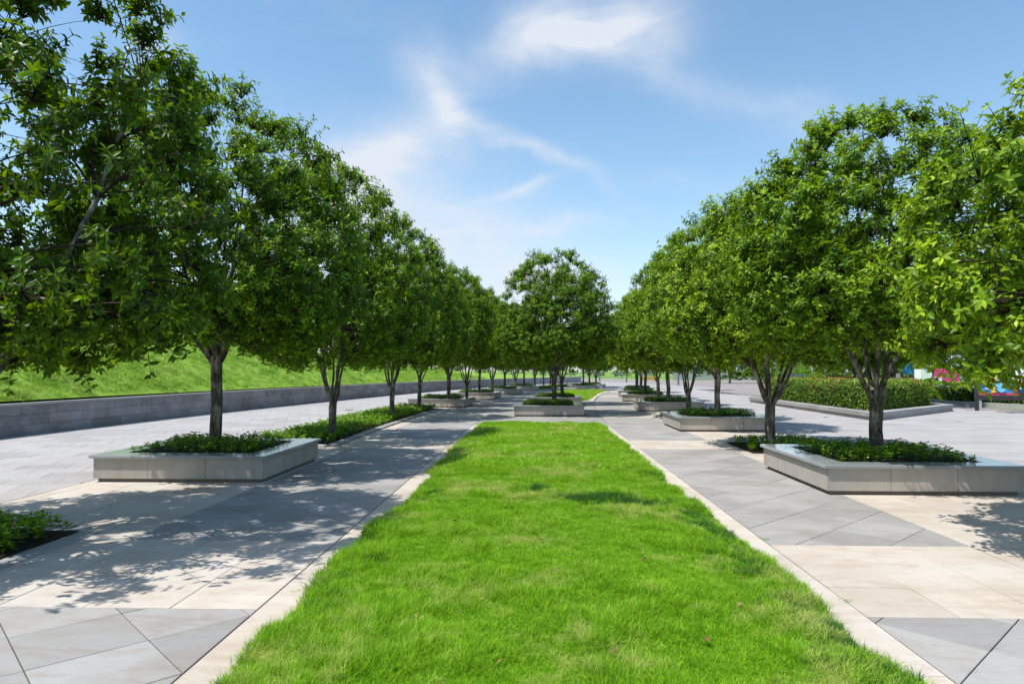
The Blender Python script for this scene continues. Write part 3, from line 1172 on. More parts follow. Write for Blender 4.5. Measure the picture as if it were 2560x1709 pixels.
class TreeKind:
    def __init__(self, seed, H, fork, base, rad, trunk_r, nlimb, nclus, ntwig, nleaf, leaf_len, mat, lean=0.0, low=0.0, fine=False, gap=None, shift=0.0):
        self.fine = fine
        r = np.random.default_rng(seed)
        rr = random.Random(seed)
        self.limbs = []
        zc = base + 0.26 * (H - base)
        # trunk
        tp = [(0, 0, -0.12), (0.01, 0, 0.0), (0.02 + lean * 0.3, rr.uniform(-.03, .03), fork * 0.5), (lean, rr.uniform(-.03, .03), fork), (lean * 1.1, 0, fork + 0.22)]
        mb = MB()
        mb.tube(tp, [trunk_r * 1.35, trunk_r * 1.18, trunk_r, trunk_r * 1.05, trunk_r * 0.8], 10)
        for q in range(len(mb.v)):
            x, y, z = mb.v[q]
            k = 1 + 0.10 * math.sin(5 * math.atan2(y, x) + z * 3) + rr.uniform(-.05, .05)
            mb.v[q] = (tp[2][0] * 0 + x * k, y * k, z)
        self.trunk = mb.mesh('trunk', M_BARK, True)
        # limbs
        limb_paths = []
        f0 = Vector((lean, 0, fork + 0.02))
        for i in range(nlimb):
            az = 2 * math.pi * (i + rr.uniform(-.25, .25)) / nlimb
            if i == nlimb - 1 and nlimb > 3:
                out = 0.15
            else:
                out = rr.uniform(0.32, 0.70)
            end = Vector((math.cos(az) * rad * out, math.sin(az) * rad * out, base + (H - base) * rr.uniform(0.55, 0.82) - out * 0.5))
            start = f0 + Vector((math.cos(az), math.sin(az), 0)) * trunk_r * 0.45 + Vector((0, 0, rr.uniform(-.12, .15)))
            c1 = start + Vector((math.cos(az) * rad * out * 0.45, math.sin(az) * rad * out * 0.45, (end.z - start.z) * 0.28))
            pts = []
            for k in range(9):
                t = k / 8
                p = start * (1 - t) ** 2 + c1 * 2 * t * (1 - t) + end * t * t
                p += Vector((rr.uniform(-1, 1), rr.uniform(-1, 1), 0)) * 0.035 * (0 < k)
                pts.append(p)
            r0 = trunk_r * rr.uniform(0.36, 0.50)
            rads = [r0 * (1 - 0.78 * k / 8) for k in range(9)]
            mb = MB()
            mb.tube([start + (f0 - start) * 0.7 + Vector((0, 0, -0.16))] + pts, [r0 * 1.15] + rads, 7)
            self.limbs.append(mb.mesh('limb', M_BARK, True))
            limb_paths.append((pts, rads))
        allp = np.array([p for pts, _ in limb_paths for p in pts[2:]])
        allr = np.array([q for _, rads in limb_paths for q in rads[2:]])
        # cluster centres in the shell of a dome
        C = []
        tries = 0
        while len(C) < nclus and tries < 20000:
            tries += 1
            d = unit(r, 1)[0]
            if d[2] < -0.80:
                continue
            if gap is not None and -0.45 < d[2] < 0.75 and d.dot(gap) > 0.30 * np.linalg.norm(gap) and r.random() < 0.80:
                continue
            inner = r.random() < 0.36
            q = r.uniform(0.40, 0.80) if inner else r.uniform(0.84, 0.96)
            lump = 0.96 + 0.08 * vnoise(d[0] * 1.6 + seed, d[1] * 1.6 + d[2] * 2.0 + 5)
            vz = (H - zc) if d[2] > 0 else (zc - base) * 1.05
            hr = rad * (1.0 if d[2] > 0 else 1.0 - 0.18 * d[2] * d[2])
            p = np.array([d[0] * hr * lump * q, d[1] * hr * lump * q, zc + d[2] * vz * q * (0.92 + 0.1 * lump)])
            if low and d[2] < -0.1:
                p[2] -= low * r.random()
            if any(np.sum((p - c[0]) ** 2) < (0.225 if not inner else 0.22) ** 2 for c in C):
                continue
            C.append((p, d, inner))
        br = MB()
        P, D, U, T_, S_ = [], [], [], [], []
        for p, d, inner in C:
            # branch from a limb point below and inside
            dist = np.linalg.norm(allp - p, axis=1) + 1.2 * np.maximum(0, allp[:, 2] - p[2] + 0.1)
            k = int(np.argmin(dist))
            a = Vector(allp[k])
            e = Vector(p)
            c1 = a.lerp(e, 0.5) + Vector((0, 0, 0.12 * (e - a).length))
            path = [a * (1 - t) ** 2 + c1 * 2 * t * (1 - t) + e * t * t for t in (0, .25, .5, .75, 1)]
            r0 = min(0.028, allr[k] * 0.6)
            br.tube(path, [r0, r0 * .85, r0 * .7, r0 * .55, r0 * .35], 4, cap=False)
            cl_t = r.normal(0, 0.10)
            for _ in range(ntwig):
                td = unit(r, 1)[0] * 0.9 + np.array(d) * 0.75 + np.array([0, 0, 0.28 if d[2] > -0.2 else -0.25])
                td /= np.linalg.norm(td)
                tl_ = r.uniform(0.18, 0.44) * (1.0 if r.random() < 0.96 else 1.5)
                tend = p + td * tl_
                br.tube([e, e.lerp(Vector(tend), 0.5) + Vector((0, 0, 0.02)), Vector(tend)], [0.007, 0.005, 0.003], 3, cap=False)
                nl = nleaf
                e1 = np.cross(td, [0.3, 0.2, 1.0])
                e1 /= np.linalg.norm(e1) + 1e-9
                e2 = np.cross(td, e1)
                ring = 5
                ph = r.uniform(0, 6.28)
                for j in range(nl):
                    q = j // ring
                    f = (1.0, 0.80, 0.55, 0.32)[min(q, 3)] + r.normal(0, .03)
                    an = ph + 2 * np.pi * (j % ring) / ring + q * 0.6 + r.normal(0, .2)
                    ra = e1 * np.cos(an) + e2 * np.sin(an)
                    ld = ra + td * ((0.55, 0.25, 0.15, 0.1)[min(q, 3)] + r.normal(0, .18)) + np.array([0, 0, r.uniform(-0.38, 0.10)])
                    P.append(p + td * tl_ * f)
                    D.append(ld)
                    U.append(td * 0.75 + np.array([0, 0, 0.6]) + r.normal(0, 0.30, 3))
                    young = (0.38 if q == 0 else 0.08 if q == 1 else 0.0) * r.uniform(0.3, 1.2)
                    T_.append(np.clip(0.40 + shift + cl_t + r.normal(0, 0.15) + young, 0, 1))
                    S_.append(leaf_len * r.uniform(0.75, 1.2) * (0.88 if q == 0 else 1))
        n = len(P)
        P = np.array(P)
        D = np.array(D)
        D /= np.linalg.norm(D, axis=1, keepdims=True)
        upv = np.array(U)
        bad = np.abs((D * upv).sum(1)) > 0.97 * np.linalg.norm(upv, axis=1)
        upv[bad] += [0.5, 0.3, 0]
        self.P, self.D, self.U, self.T, self.L = P, D, upv, np.array(T_), np.array(S_)
        self.W = self.L * r.uniform(0.38, 0.48, n)
        self.mat = mat
        self.branches = br.mesh('branch', M_TWIG, False)
        self.H = H
        self._crown = None

    def crown(self, keep=None):
        if keep is None and self._crown is not None:
            return self._crown
        k = np.ones(len(self.P), bool) if keep is None else keep
        V, T, t = (leaf_arrays8 if self.fine else leaf_arrays)(self.P[k], self.D[k], self.U[k], self.L[k], self.W[k], self.T[k])
        me = mk('crown', V, T, self.mat, {'tint': t})
        if keep is None:
            self._crown = me
        return me


# single leaves used as pieces of the nearest crowns
def leaf_piece(t, mat):
    V, T, tt = leaf_arrays8(np.zeros((1, 3)), np.array([[1.0, 0, 0]]), np.array([[0, 0, 1.0]]), np.array([1.0]), np.array([0.43]), np.array([t]))
    return mk('leaf', V, T, mat, {'tint': tt})


LEAF_PIECES = {}


def plant_tree(kind, x, y, z, rz, sxy, sz, label, group, pieces=0):
    t = empty('tree', (x, y, z), rz, (sxy, sxy, sz))
    tag(t, label, 'tree', group)
    ob('trunk', kind.trunk, t)
    for me in kind.limbs:
        ob('limb', me, t)
    tag(ob('branches', kind.branches, t), kind='stuff')
    if not pieces:
        tag(ob('crown', kind.crown(), t), kind='stuff')
        return t
    # the leaves that show largest are pieces of their own
    M4 = Matrix.Translation((x, y, z)) @ Matrix.Rotation(rz, 4, 'Z') @ Matrix.Diagonal((sxy, sxy, sz, 1))
    A = np.array(M4)
    W = kind.P @ A[:3, :3].T + A[:3, 3]
    rel = W - np.array([0, 0, 1.65])
    px = 1338 + rel[:, 0] / np.maximum(rel[:, 1], .1) * F_PX
    py = 927 - rel[:, 2] / np.maximum(rel[:, 1], .1) * F_PX
    inn = (rel[:, 1] > 0.5) & (px > 0) & (px < 2560) & (py > 0) & (py < 1709)
    dist = np.linalg.norm(rel, axis=1) + np.where(inn, 0, 1e3)
    order = np.argsort(dist)[:pieces]
    order = order[dist[order] < 500]
    keep = np.ones(len(kind.P), bool)
    keep[order] = False
    tag(ob('crown', kind.crown(keep), t), kind='stuff')
    for i in order:
        q = round(float(kind.T[i]) * 8) / 8
        key = (kind.mat.name, q)
        if key not in LEAF_PIECES:
            LEAF_PIECES[key] = leaf_piece(q, kind.mat)
        o = bpy.data.objects.new('leaf', LEAF_PIECES[key])
        d = Vector(kind.D[i]).normalized()
        s = d.cross(Vector(kind.U[i])).normalized()
        nn = s.cross(d)
        # columns: leaf axis, its left, its normal (matches leaf_arrays with d=+X, up=+Z where s=-Y)
        L = float(kind.L[i])
        m = Matrix(((d.x, -s.x, nn.x, kind.P[i][0]), (d.y, -s.y, nn.y, kind.P[i][1]), (d.z, -s.z, nn.z, kind.P[i][2]), (0, 0, 0, 1)))
        o.matrix_local = m @ Matrix.Diagonal((L, L, L, 1))
        link(o, t)
    return t


#                seed  H    fork base  rad  tr   limbs clus twig leaf len  mat
# the nearest left tree is open towards the path: its limbs show against the far side of the crown
_g = Matrix.Rotation(-0.4, 3, 'Z') @ Vector((0.62, -0.78, 0.0))
KA = TreeKind(101, 6.3, 0.95, 1.72, 2.35, 0.110, 10, 340, 13, 15, 0.094, M_LEAF, 0.03, low=0.25, fine=True, gap=np.array(_g), shift=-0.20)  # negative shift darkens the leaf tint in place of the crown's shade
KG = TreeKind(107, 4.55, 1.1, 1.50, 2.35, 0.105, 8, 250, 13, 15, 0.095, M_LEAF2, 0.02, low=0.1, fine=True)
KB = TreeKind(102, 6.1, 1.45, 1.62, 2.30, 0.090, 8, 370, 13, 14, 0.094, M_LEAF, -0.03, fine=True)
KC = TreeKind(103, 5.5, 0.85, 1.72, 2.05, 0.094, 7, 350, 13, 13, 0.096, M_LEAF2, 0.02, fine=True)
KD = TreeKind(104, 6.3, 0.95, 1.68, 2.25, 0.086, 7, 360, 11, 12, 0.108, M_LEAF, 0.02, low=0.12)
KE = TreeKind(105, 6.0, 1.15, 1.65, 2.15, 0.082, 6, 340, 11, 12, 0.108, M_LEAF2, -0.03)
KF = TreeKind(106, 6.2, 0.75, 1.68, 2.25, 0.090, 7, 360, 11, 12, 0.108, M_LEAF, 0.04)

GL, GR, GC = 'round evergreen trees of the left row', 'round evergreen trees of the right row', 'round evergreen trees of the middle row'
GF = 'round evergreen trees at the far end of the square'
PZ = 0.36   # soil level in the planters
trees = [
    # kind, x, y, z, rot, sxy, sz, label, group, pieces
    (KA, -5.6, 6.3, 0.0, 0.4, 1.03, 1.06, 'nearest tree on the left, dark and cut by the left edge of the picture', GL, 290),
    (KB, -5.35, 11.3, PZ, 2.2, 1.02, 0.99, 'tall bright tree in the near left granite planter, slender trunk', GL, 290),
    (KF, -4.85, 16.2, 0.0, 1.1, 1.0, 1.05, 'tree forked low into spreading limbs at the near end of the long left bed', GL, 0),
    (KD, -4.85, 23.2, 0.0, 3.0, 0.95, 1.08, 'middle one of three trees in the long left bed', GL, 0),
    (KE, -4.70, 27.6, 0.0, 4.0, 0.92, 1.08, 'tree with a twisted trunk at the far end of the long left bed', GL, 0),
    (KD, -4.10, 32.1, PZ, 5.1, 0.95, 1.0, 'tree with low leafy shoots in the left planter beyond the long bed', GL, 0),
    (KF, -3.70, 36.6, 0.0, 0.3, 0.95, 1.08, 'slim tree rising just behind the left planter beyond the long bed', GL, 0),
    (KE, -3.35, 41.1, PZ, 1.9, 0.95, 1.02, 'tree in the third granite planter of the left row', GL, 0),
    (KD, -2.85, 46.0, 0.0, 2.9, 0.92, 1.05, 'pale trunked tree between the third and fourth planters of the left row', GL, 0),
    (KD, -2.25, 50.2, PZ, 4.4, 0.95, 1.0, 'tree in the fourth granite planter of the left row', GL, 0),
    (KF, -1.60, 54.5, 0.0, 5.7, 0.92, 1.05, 'tree between the fourth and fifth planters of the left row', GL, 0),
    (KE, -0.95, 58.6, PZ, 0.9, 0.95, 1.0, 'tree in the fifth granite planter of the left row', GL, 0),
    (KD, 0.0, 63.0, 0.0, 2.5, 0.92, 1.04, 'tree just beyond the fifth planter of the left row', GL, 0),
    (KG, 5.78, 6.1, 0.0, 3.3, 1.0, 1.0, 'nearest tree on the right, its crown cut by the right edge of the picture', GR, 290),
    (KC, 5.18, 10.6, PZ, 0.6, 1.0, 0.94, 'tree with peeling whitish trunk in the near right granite planter', GR, 290),
    (KC, 5.02, 14.75, 0.0, 2.6, 1.02, 1.03, 'tree with brown double trunk in the ground bed behind the near right planter', GR, 0),
    (KE, 5.20, 19.7, PZ, 1.2, 0.95, 0.95, 'pale barked tree in the second granite planter of the right row', GR, 0),
    (KF, 5.25, 23.6, 0.0, 3.7, 0.92, 0.98, 'dark trunked tree between second and third planters of the right row', GR, 0),
    (KE, 5.50, 28.6, PZ, 4.9, 0.95, 0.98, 'tree in the third granite planter of the right row', GR, 0),
    (KE, 5.90, 33.0, 0.0, 0.2, 0.95, 1.0, 'tree between the third and fourth planters of the right row', GR, 0),
    (KE, 6.05, 37.7, PZ, 1.5, 0.95, 0.98, 'tree in the fourth granite planter of the right row', GR, 0),
    (KE, 6.35, 41.4, 0.0, 2.3, 0.92, 1.0, 'slim tree just behind the fourth planter of the right row', GR, 0),
    (KE, 6.75, 45.6, PZ, 3.5, 0.95, 0.98, 'tree in the fifth granite planter of the right row', GR, 0),
    (KE, 7.70, 52.5, PZ, 5.3, 0.95, 0.98, 'farthest tree of the right row, in its sixth planter', GR, 0),
    (KD, 0.72, 26.2, PZ, 0.7, 1.02, 0.94, 'big round tree in the granite planter at the end of the lawn', GC, 0),
    (KF, 1.35, 33.9, PZ, 2.0, 0.95, 0.98, 'dark tree right behind the big round tree of the middle row', GC, 0),
    (KE, 4.28, 60.9, PZ, 1.0, 0.95, 0.98, 'pale single stemmed tree beyond the second lawn', GC, 0),
    (KF, 5.35, 67.4, PZ, 3.0, 0.95, 0.98, 'many stemmed tree in the farther planter beyond the second lawn', GC, 0),
    (KF, 6.3, 71.5, 0.0, 4.6, 0.95, 1.0, 'forked tree behind the planters beyond the second lawn', GC, 0),
    (KE, 0.85, 70.0, 0.0, 5.5, 0.92, 1.02, 'left tree of the pair in the low bed ending the left row', GF, 0),
    (KD, 1.65, 75.5, 0.0, 0.1, 0.92, 1.02, 'right tree of the pair in the low bed ending the left row', GF, 0),
]
for a in trees:
    plant_tree(*a)

# ------------------------------------------------------------------ planters
PW, PT = 1.325, 0.40       # half width, height of the coping top


def planter_meshes():
    w = PW - 0.045
    out = []
    mb = MB()
    mb.box(-w + 0.05, w - 0.05, -w + 0.05, w - 0.05, -0.015, 0.058)
    out.append(('plinth', mb.mesh('plinth', M_PLINTH), (0, 0, 0), 0))
    cuts = [-w, -w + 0.83, -w + 1.70, w]
    pm = []
    for i in range(3):
        a, b = cuts[i] + 0.003, cuts[i + 1] - 0.003
        mb = MB()
        i0 = 0.03 if i == 0 else 0
        i1 = 0.03 if i == 2 else 0
        q0 = [(a, -w), (b, -w), (b - i1, -w + 0.03), (a + i0, -w + 0.03)]
        mb.prism([(x, y, 0.056) for x, y in q0], [(x, y, PT - 0.045) for x, y in q0])
        pm.append(mb.mesh('panel', M_PANEL))
    W = PW
    inn = W - 0.36
    mb = MB()
    g = 0.001
    o_ = [(-W + g, -W), (W - g, -W), (inn - g, -inn), (-inn + g, -inn)]
    bv = 0.006
    o2 = [(-W + bv + g, -W + bv), (W - bv - g, -W + bv), (inn - g, -inn), (-inn + g, -inn)]
    b = len(mb.v)
    mb.v += [(x, y, PT - 0.043) for x, y in o_] + [(x, y, PT - bv) for x, y in o_] + [(x, y, PT) for x, y in o2]
    mb.f.append((3, 2, 1, 0))
    for k in (0, 4):
        for a in range(4):
            c = (a + 1) % 4
            mb.f.append((k + a, k + c, k + 4 + c, k + 4 + a))
    mb.f.append((8, 9, 10, 11))
    cm = mb.mesh('coping', M_COPING)
    for k in range(4):
        for me in pm:
            out.append(('panel', me, (0, 0, 0), k * math.pi / 2))
        out.append(('coping', cm, (0, 0, 0), k * math.pi / 2))
    # soil, a little mounded, inside the coping
    n = 14
    gx_, gy_ = np.meshgrid(np.linspace(-inn - .02, inn + .02, n), np.linspace(-inn - .02, inn + .02, n))
    z = PT - 0.06 + 0.03 * vnoise(gx_ * 3 + 9, gy_ * 3) + 0.03 * (1 - (gx_ / inn) ** 2) * (1 - (gy_ / inn) ** 2)
    V = np.stack([gx_, gy_, z], -1).reshape(-1, 3)
    idx = np.arange(n * n).reshape(n, n)
    Fq = np.stack([idx[:-1, :-1], idx[:-1, 1:], idx[1:, 1:], idx[1:, :-1]], -1).reshape(-1, 4)
    out.append(('soil', mk('soil', V, Fq, M_SOIL, smooth=True), (0, 0, 0), 0))
    return out


PM = planter_meshes()


def cover_mesh(seed, w, d, dens, hmin, hmax, leaf, mat, hole=None, round_=0.0, zfun=None, bright=0.0):
    """low shrubs: upright stems that end in rosettes of spoon shaped leaves"""
    r = np.random.default_rng(seed)
    n = int(dens * w * d * 4)
    x = r.uniform(-w, w, n)
    y = r.uniform(-d, d, n)
    k = np.ones(n, bool)
    if round_:
        k &= ((x / w) ** 4 + (y / d) ** 4) < 1.0
    x, y = x[k], y[k]
    n = len(x)
    e = np.minimum(np.clip((w - np.abs(x)) / 0.3, 0, 1), np.clip((d - np.abs(y)) / 0.3, 0, 1))
    h = r.uniform(hmin, hmax, n) * (0.55 + 0.45 * np.sqrt(e)) * (0.8 + 0.4 * vnoise(x * 2.5 + seed, y * 2.5))
    P, D, T, L = [], [], [], []
    for tier, nl, tilt in ((1.0, 6, 0.95), (0.78, 6, 0.45), (0.52, 5, 0.1)):
        for j in range(nl):
            a = 2 * np.pi * j / nl + r.uniform(0, 6.28, n)
            P.append(np.stack([x + r.normal(0, .012, n), y + r.normal(0, .012, n), h * tier], 1))
            D.append(np.stack([np.cos(a), np.sin(a), np.full(n, tilt) + r.normal(0, .15, n)], 1))
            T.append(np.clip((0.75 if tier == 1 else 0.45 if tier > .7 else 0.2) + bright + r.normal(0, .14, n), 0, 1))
            L.append(leaf * r.uniform(0.7, 1.15, n) * (0.85 if tier == 1 else 1.1))
    P = np.concatenate(P)
    D = np.concatenate(D)
    T = np.concatenate(T)
    L = np.concatenate(L)
    up = np.tile([0, 0, 1.0], (len(P), 1)) + r.normal(0, .2, (len(P), 3))
    V, F, t = leaf_arrays(P, D, up, L, L * 0.42, T, 0.15, 0.05)
    return mk('ground_cover', V, F, mat, {'tint': t})


CV = [cover_mesh(300 + s, 0.92, 0.92, 140, 0.12, 0.23, 0.052, M_COVER) for s in range(3)]
CVD = cover_mesh(310, 0.92, 0.92, 120, 0.12, 0.22, 0.06, M_COVER, bright=-0.12)
GPL = 'granite planters with clipped ground cover'


def planter(x, y, rz, label, clabel, cover=0):
    t = empty('planter', (x, y, 0), rz)
    tag(t, label, 'planter', GPL)
    for nm, me, loc, a in PM:
        ob(nm, me, t, loc, a)
    c = ob('ground_cover', (CV + [CVD])[cover], None, (x, y, PZ - 0.02), rz + random.choice([0, math.pi / 2, math.pi]))
    tag(c, clabel, 'plants', 'low plants filling the planters', 'stuff')


def rot_at(v):
    return -math.atan(2 * KBEND * max(0, v - 18))


for x, y, lab, cl, cv in [
    (-5.30, 11.30, 'near left granite planter holding the tall slender tree', 'low shrubs in the near left planter', 0),
    (-4.40, 32.1, 'second granite planter of the left row, beyond the long bed', 'dark low plants in the second left planter', 3),
    (-3.52, 41.1, 'third granite planter of the left row', 'low plants in the third left planter', 1),
    (-2.40, 50.1, 'fourth granite planter of the left row', 'dark low plants in the fourth left planter', 3),
    (-1.15, 58.6, 'fifth granite planter of the left row', 'low plants in the fifth left planter', 2),
    (5.18, 10.60, 'near right granite planter, sunlit on its left face', 'low shrubs in the near right planter', 1),
    (5.22, 20.1, 'second granite planter of the right row', 'bright low shrubs in the second right planter', 2),
    (5.58, 29.3, 'third granite planter of the right row', 'dark low plants in the third right planter', 3),
    (6.10, 38.2, 'fourth granite planter of the right row', 'low plants in the fourth right planter', 0),
    (6.82, 45.7, 'fifth granite planter of the right row', 'low plants in the fifth right planter', 1),
    (7.80, 52.6, 'sixth and farthest granite planter of the right row', 'low plants in the sixth right planter', 3),
    (0.50, 26.2, 'granite planter facing the end of the lawn in the middle', 'low shrubs in the planter at the lawn end', 0),
    (1.00, 34.0, 'granite planter right behind the one at the lawn end', 'mounded shrubs in the second middle planter', 3),
    (4.35, 61.6, 'granite planter just beyond the second lawn', 'low plants in the planter beyond the second lawn', 3),
    (5.45, 67.3, 'farther granite planter beyond the second lawn', 'low plants in the farthest middle planter', 1),
]:
    planter(x, y, rot_at(y) * (0.0 if y < 27 else 0.9), lab, cl, cv)


# ------------------------------------------------------------------ ground beds with kerb stones
def ground_bed(u0, u1, v0, v1, label, seed, kerb=True, kh=0.045, dens=80, hmax=0.24, leaf=0.07):
    cx, cy = (u0 + u1) / 2, (v0 + v1) / 2
    x0 = float(bend(cx, cy))
    w, d = (u1 - u0) / 2, (v1 - v0) / 2
    n = 12
    gx_, gy_ = np.meshgrid(np.linspace(-w, w, n), np.linspace(-d, d, n))
    z = 0.012 + 0.03 * vnoise(gx_ * 2 + seed, gy_ * 2)
    X = bend(gx_ + cx, gy_ + cy)
    V = np.stack([X, gy_ + cy, z], -1).reshape(-1, 3)
    idx = np.arange(n * n).reshape(n, n)
    Fq = np.stack([idx[:-1, :-1], idx[:-1, 1:], idx[1:, 1:], idx[1:, :-1]], -1).reshape(-1, 4)
    bed = ob('planting_bed', mk('planting_bed', V, Fq, M_SOIL, smooth=True))
    tag(bed, kind='structure')
    if kerb:
        kw = 0.20
        per = []
        def run(ax, ay, bx, by):
            L = math.hypot(bx - ax, by - ay)
            m = max(1, round(L / 1.25))
            for i in range(m):
                per.append((ax + (bx - ax) * i / m, ay + (by - ay) * i / m, ax + (bx - ax) * (i + 1) / m, ay + (by - ay) * (i + 1) / m))
        run(u0, v0, u1, v0); run(u1, v0, u1, v1); run(u1, v1, u0, v1); run(u0, v1, u0, v0)
        for ax, ay, bx, by in per:
            L = math.hypot(bx - ax, by - ay)
            tx, ty = (bx - ax) / L, (by - ay) / L
            nx, ny = ty, -tx
            g = 0.004
            A = (ax + tx * g, ay + ty * g)
            B = (bx - tx * g, by - ty * g)
            q = [A, B, (B[0] + nx * kw, B[1] + ny * kw), (A[0] + nx * kw, A[1] + ny * kw)]
            q = ccw([(float(bend(a, b)), b) for a, b in q])
            c = (sum(p[0] for p in q) / 4, sum(p[1] for p in q) / 4)
            loc = [(p[0] - c[0], p[1] - c[1]) for p in q]
            slab_mesh(loc, kh + random.uniform(0, kh * .25), -0.01, min(.012, kh / 3)).ob('kerb_stone', M_KERB, bed, (c[0], c[1], 0))
    me = cover_mesh(seed, w - 0.04, d - 0.04, dens, 0.11, hmax, leaf, M_COVER, bright=0.06)
    co = np.empty(len(me.vertices) * 3, np.float32)
    me.vertices.foreach_get('co', co)
    co = co.reshape(-1, 3)
    co[:, 0] = bend(co[:, 0] + cx, co[:, 1] + cy)
    co[:, 1] += cy
    me.vertices.foreach_set('co', co.ravel())
    me.update()
    c = ob('ground_cover', me, None, (0, 0, 0.02))
    tag(c, label, 'plants', 'low plants filling the ground beds', 'stuff')


ground_bed(-6.35, -4.55, 14.9, 29.4, 'sunlit low shrubs of the long left bed', 401, dens=75, hmax=0.26, leaf=0.08)
ground_bed(-6.2, -4.65, 3.5, 6.9, 'low plants at the left edge of the picture', 402, hmax=0.24, kh=0.014, dens=130)
ground_bed(4.35, 6.2, 13.9, 15.9, 'low sprigs round the brown double trunk', 403, kerb=False, dens=75, hmax=0.2)
ground_bed(-6.0, -4.3, 34.6, 38.0, 'low shrubs behind the second left planter', 404, dens=45, leaf=0.09)
ground_bed(4.4, 6.0, 22.5, 25.5, 'low shrubs behind the second right planter', 405, dens=45, leaf=0.09)
ground_bed(-5.9, -4.3, 61.5, 77.0, 'low dark bed at the far end of the left row', 406, dens=25, leaf=0.12)


# ------------------------------------------------------------------ hedge in its low stone kerb
def leaf_blob(name, seed, n, sampler, leaf, mat, tint_fn=None, drop=0.1):
    r = np.random.default_rng(seed)
    P, N = sampler(r, n)
    D = N * 0.6 + unit(r, n) * 0.9
    up = np.array([0, 0, 1.0]) + r.normal(0, .35, (n, 3))
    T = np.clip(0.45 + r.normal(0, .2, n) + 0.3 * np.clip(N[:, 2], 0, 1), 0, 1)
    L = leaf * r.uniform(0.7, 1.2, n)
    V, F, t = leaf_arrays(P, D, up, L, L * 0.45, T, 0.15, drop)
    return mk(name, V, F, mat, {'tint': t})


HC = (11.1, 22.85)
HL, HR_, HB = (11.35, 36.8), (17.3, 28.9), (17.4, 40.5)
hk = empty('hedge_planter', (HC[0], HC[1], 0))
tag(hk, 'low pointed stone kerb round the clipped hedge on the right', 'planter')


def offset_in(poly, g):
    return shrink(poly, g)


hp = ccw([HC, HR_, HB, HL])
for lvl, (z0, z1, g0) in enumerate(((-0.01, 0.13, 0.05), (0.132, 0.27, 0.0))):
    outer = shrink(hp, g0) if g0 else hp
    for i in range(4):
        a, b = Vector(outer[i]), Vector(outer[(i + 1) % 4])
        L = (b - a).length
        t = (b - a) / L
        nn = Vector((-t.y, t.x))
        m = round(L / 0.95)
        for k in range(m):
            s0, s1 = L * k / m + 0.003, L * (k + 1) / m - 0.003
            q = [a + t * (s0 + (0 if k else 0)), a + t * s1, a + t * (s1 - (0.4 if k == m - 1 else 0)) + nn * 0.40, a + t * (s0 + (0.4 if k == 0 else 0)) + nn * 0.40]
            mb = MB()
            c = sum(q, Vector((0, 0))) / 4
            mb.prism([(p.x - c.x, p.y - c.y, z0) for p in q], [(p.x - c.x, p.y - c.y, z1 + random.uniform(-.004, .004)) for p in q])
            mb.ob('kerb_stone', M_KERB, hk, (c.x - HC[0], c.y - HC[1], 0))
hs = shrink(hp, 0.3)
mb = MB()
mb.prism([(x - HC[0], y - HC[1], 0) for x, y in hs], [(x - HC[0], y - HC[1], 0.22) for x, y in hs])
mb.ob('soil', M_SOIL, hk)
hin = shrink(hp, 0.62)


def hedge_sampler(poly, z0, z1, topshare=0.45, round_=0.22):
    def f(r, n):
        xs = [p[0] for p in poly]
        ys = [p[1] for p in poly]
        k = len(poly)
        P, N = [], []
        edges = [(np.array(poly[i]), np.array(poly[(i + 1) % k])) for i in range(k)]
        Ls = np.array([np.linalg.norm(b - a) for a, b in edges])
        planes = []
        for a, b in edges:
            t = (b - a) / np.linalg.norm(b - a)
            planes.append((a, np.array([t[1], -t[0]])))
        nt = int(n * topshare)
        while len(P) < nt:
            p = np.array([r.uniform(min(xs), max(xs)), r.uniform(min(ys), max(ys))])
            dist = min(-(p - a).dot(o) for a, o in planes)
            if dist < 0:
                continue
            # nearer, more visible parts get more leaves
            if r.random() > 1.0 / (1 + 0.06 * (p[1] - min(ys))):
                continue
            z = z1 - round_ * max(0, 1 - dist / 0.35) ** 2 + 0.10 * (vnoise(p[0] * 1.7, p[1] * 1.7) - 0.5) - abs(r.normal(0, .05))
            P.append([p[0], p[1], float(z)])
            N.append([0, 0, 1])
        while len(P) < n:
            i = r.choice(k, p=Ls / Ls.sum())
            a, b = edges[i]
            q = r.random()
            z = r.uniform(z0, z1 - 0.05)
            o = planes[i][1]
            ins = abs(r.normal(0, .07)) + 0.10 * max(0, (z - z1 + 0.3) / 0.3) ** 2 + 0.08 * float(vnoise(q * Ls[i] * 2, z * 4))
            p = a + (b - a) * q - o * ins
            P.append([p[0], p[1], z])
            N.append([o[0], o[1], 0.15])
        return np.array(P), np.array(N, float)
    return f


hedge = empty('hedge', (HC[0], HC[1] + 1, 0.2))
tag(hedge, 'clipped green hedge with reddish tips inside the pointed kerb', 'hedge')
hm = leaf_blob('foliage', 501, 19000, hedge_sampler(hin, 0.24, 1.27), 0.105, M_HEDGE)
o = ob('foliage', hm, hedge, (-HC[0], -HC[1] - 1, -0.2))
tag(o, kind='stuff')
hc_in = shrink(hp, 0.80)
mb = MB()
mb.prism([(x - HC[0], y - HC[1] - 1, 0.02) for x, y in hc_in], [(x - HC[0], y - HC[1] - 1, 1.0) for x, y in shrink(hp, 0.95)])
mb.ob('inner_twigs', plain('twigs', (0.02, 0.026, 0.012), 0.9, 0.1), hedge)

# red young tips on the hedge
M_TIP = leafmat('hedge_red_tip', (0.20, 0.06, 0.02), (0.30, 0.09, 0.03), (0.36, 0.14, 0.04), (0.4, 0.12, 0.03))


